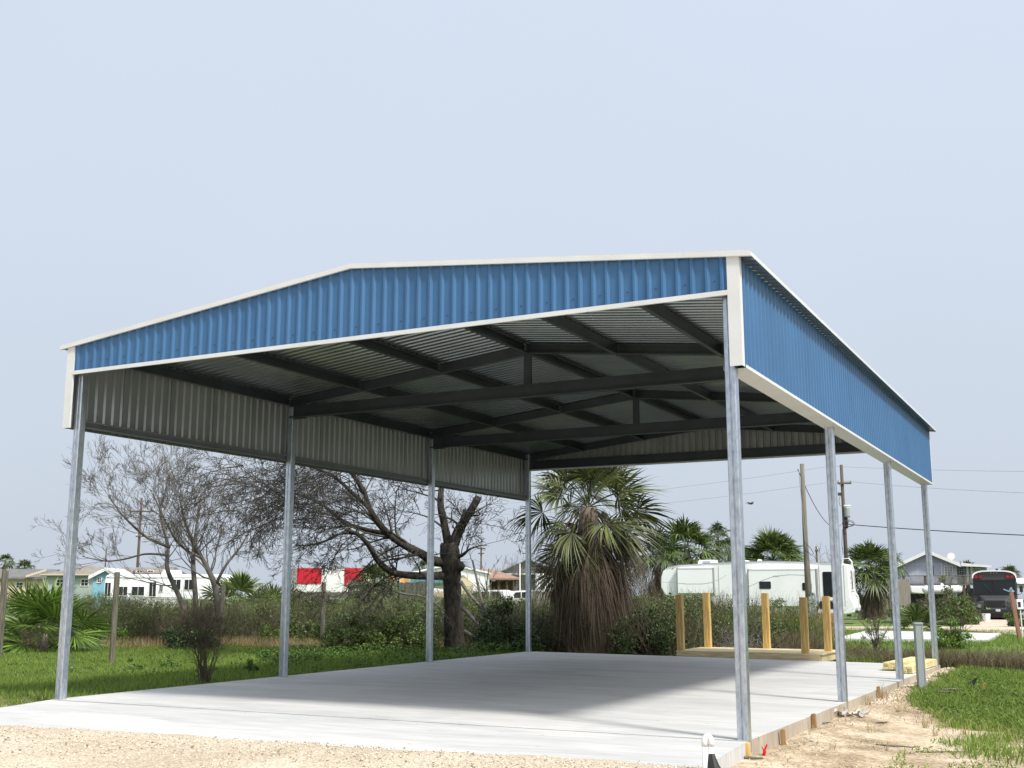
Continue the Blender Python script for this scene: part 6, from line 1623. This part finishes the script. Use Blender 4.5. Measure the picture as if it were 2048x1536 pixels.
# hood narrowing forward, fenders, grille
mb = MB(); A_ = [(-.98,1.29,.75),(.98,1.29,.75),(.92,1.29,1.42),(-.92,1.29,1.42)]; B_ = [(-.62,0,.75),(.62,0,.75),(.58,0,1.16),(-.58,0,1.16)]
mb.add(A_+B_, [(0,1,2,3),(7,6,5,4),(0,4,5,1),(1,5,6,2),(2,6,7,3),(3,7,4,0)]); mb.build('hood', m_busbody, BUS, bevel=.05)
for sx in (-1, 1):
    mb = MB(); mb.prism([(sx*.60,.45),(sx*1.14,.45),(sx*1.16,.80),(sx*1.05,.98),(sx*.82,1.08),(sx*.60,1.10)][::sx], .05, 1.25, 'y'); mb.build('fender', m_busbody, BUS, bevel=.05)
    mb = MB(); mb.tube([(sx*.90,.0,.80),(sx*.90,.10,.80)], .11, 14); mb.build('headlight', m_glass_b, BUS)
    mb = MB(); mb.tube([(sx*1.05,.02,1.02),(sx*1.05,.10,1.02)], .045, 10); mb.build('turn_lamp', m_redlens, BUS)
    mb = MB(); mb.tube([(sx*1.2,1.3,2.1),(sx*1.42,1.0,2.05),(sx*1.42,1.0,1.5),(sx*1.2,1.25,1.45)], .018, 6); mb.box(sx*1.42-.09,sx*1.42+.09,.96,1.0,1.6,1.95); mb.build('mirror', m_black, BUS)
    mb = MB(); mb.tube([(sx*1.14,.7,.48),(sx*.86,.7,.48)], .48, 20); mb.build('wheel', m_rubber, BUS)
    mb = MB(); mb.tube([(sx*1.14,7.2,.48),(sx*.7,7.2,.48)], .48, 20); mb.build('wheel', m_rubber, BUS)
mb = MB(); mb.box(-.50,.50,-.03,-.004,.70,1.12); gr_ = mb.build('grille', m_black, BUS)
mb = MB()
for k in range(6): mb.box(-.48,.48,-.04,-.031,.74+k*.062,.752+k*.062)
mb.build('slats', m_dark, gr_)
mb = MB(); mb.box(-.8,.8,.1,9.3,.14,.5); mb.build('chassis', m_black, BUS)
mb = MB(); mb.box(-1.15,1.15,-.28,-.05,.36,.62); mb.build('bumper', m_black, BUS, bevel=.03)
mb = MB(); mb.box(-.02,.22,-.295,-.282,.50,.62); pl = mb.build('number_plate', m_white2, BUS)
mb = MB(); 
for k in range(5): mb.box(.015+k*.035,.035+k*.035,-.299,-.2955,.53,.59)
mb.build('plate_characters', m_grey, pl)
mb = MB(); mb.tube([(.14,5,2.85),(.14,5,3.05)], .07, 8); mb.build('roof_vent', m_black, BUS)
mb = MB(); mb.prism([(.45,1.80),(.75,1.68),(.95,1.76),(1.05,1.66),(1.05,1.60),(.75,1.62),(.45,1.74)], 1.24, 1.266, 'y'); mb.build('windscreen_strip', m_lightblue, BUS)  # light blue zigzag strip just ahead of the windscreen
for k in range(8):
    for sx in (-1,1):
        mb = MB(); mb.box(min(sx*(w+.002),sx*(w+.014)), max(sx*(w+.002),sx*(w+.014)), 1.6+k*.95, 2.35+k*.95, 1.65, 2.2); mb.build('side_window', m_glass, BUS)
# bits around the bus
for (u, D, s, lb, mt, nm) in ((1969, 62, .22, 'white bucket standing before the front left wheel of the bus', m_white, 'bucket'),
                          (1946, 62, .13, 'small white container among clutter left of the bus', m_white, 'container')):
    b = F(u, D, -.18); mb = MB(); mb.lathe([(s*.8,0),(s,s*1.8),(s*1.03,s*1.85),(s*.95,s*1.9)], (0,0,0), 12); o = mb.build(nm, mt, smooth=False); o.location = b; tag(o, lb, nm)
T = thing('garden_cart', 'low dark cart with clutter at the left front corner of the bus', 'cart', F(1955, 62.5, -.18), YAW)
mb = MB(); mb.box(-.45,.35,0,.5,.16,.24); mb.box(-.4,-.36,0,.04,.24,.45); mb.build('bed', m_dark, T)
for x in (-.3,.25):
    mb = MB(); mb.tube([(x,-.03,.1),(x,.03,.1)], .1, 12); mb.build('wheel', m_rubber, T)
# meter post at the right edge
MPt = thing('meter_post', 'leaning brown wooden post carrying a white electrical box, in front of the bus', 'post', F(2034, 39.5, -.2), YAW)
mb = MB(); mb.beam((0,0,-.3), (-.20,0,1.55), .115, .10, up=(0,1,0)); mb.build('post', m_red_wood, MPt)
mb = MB(); mb.box(-.06,.16,-.08,-.052+.1,.98,1.32); eb = mb.build('electric_box', m_white, MPt, bevel=.015)
mb = MB(); mb.box(-.03,.06,-.092,-.082,1.06,1.24); mb.build('breaker_window', m_black, eb)
mb = MB(); mb.tube([(.07,-.02,-.05),(.06,-.02,.98)], .022, 8); mb.build('conduit', m_pvc, MPt)
mb = MB(); mb.tube([(-.20,0,1.55),(-.23,-.02,1.66),(-.18,-.02,1.72)], .04, 8); mb.build('weatherhead', m_metal, MPt)
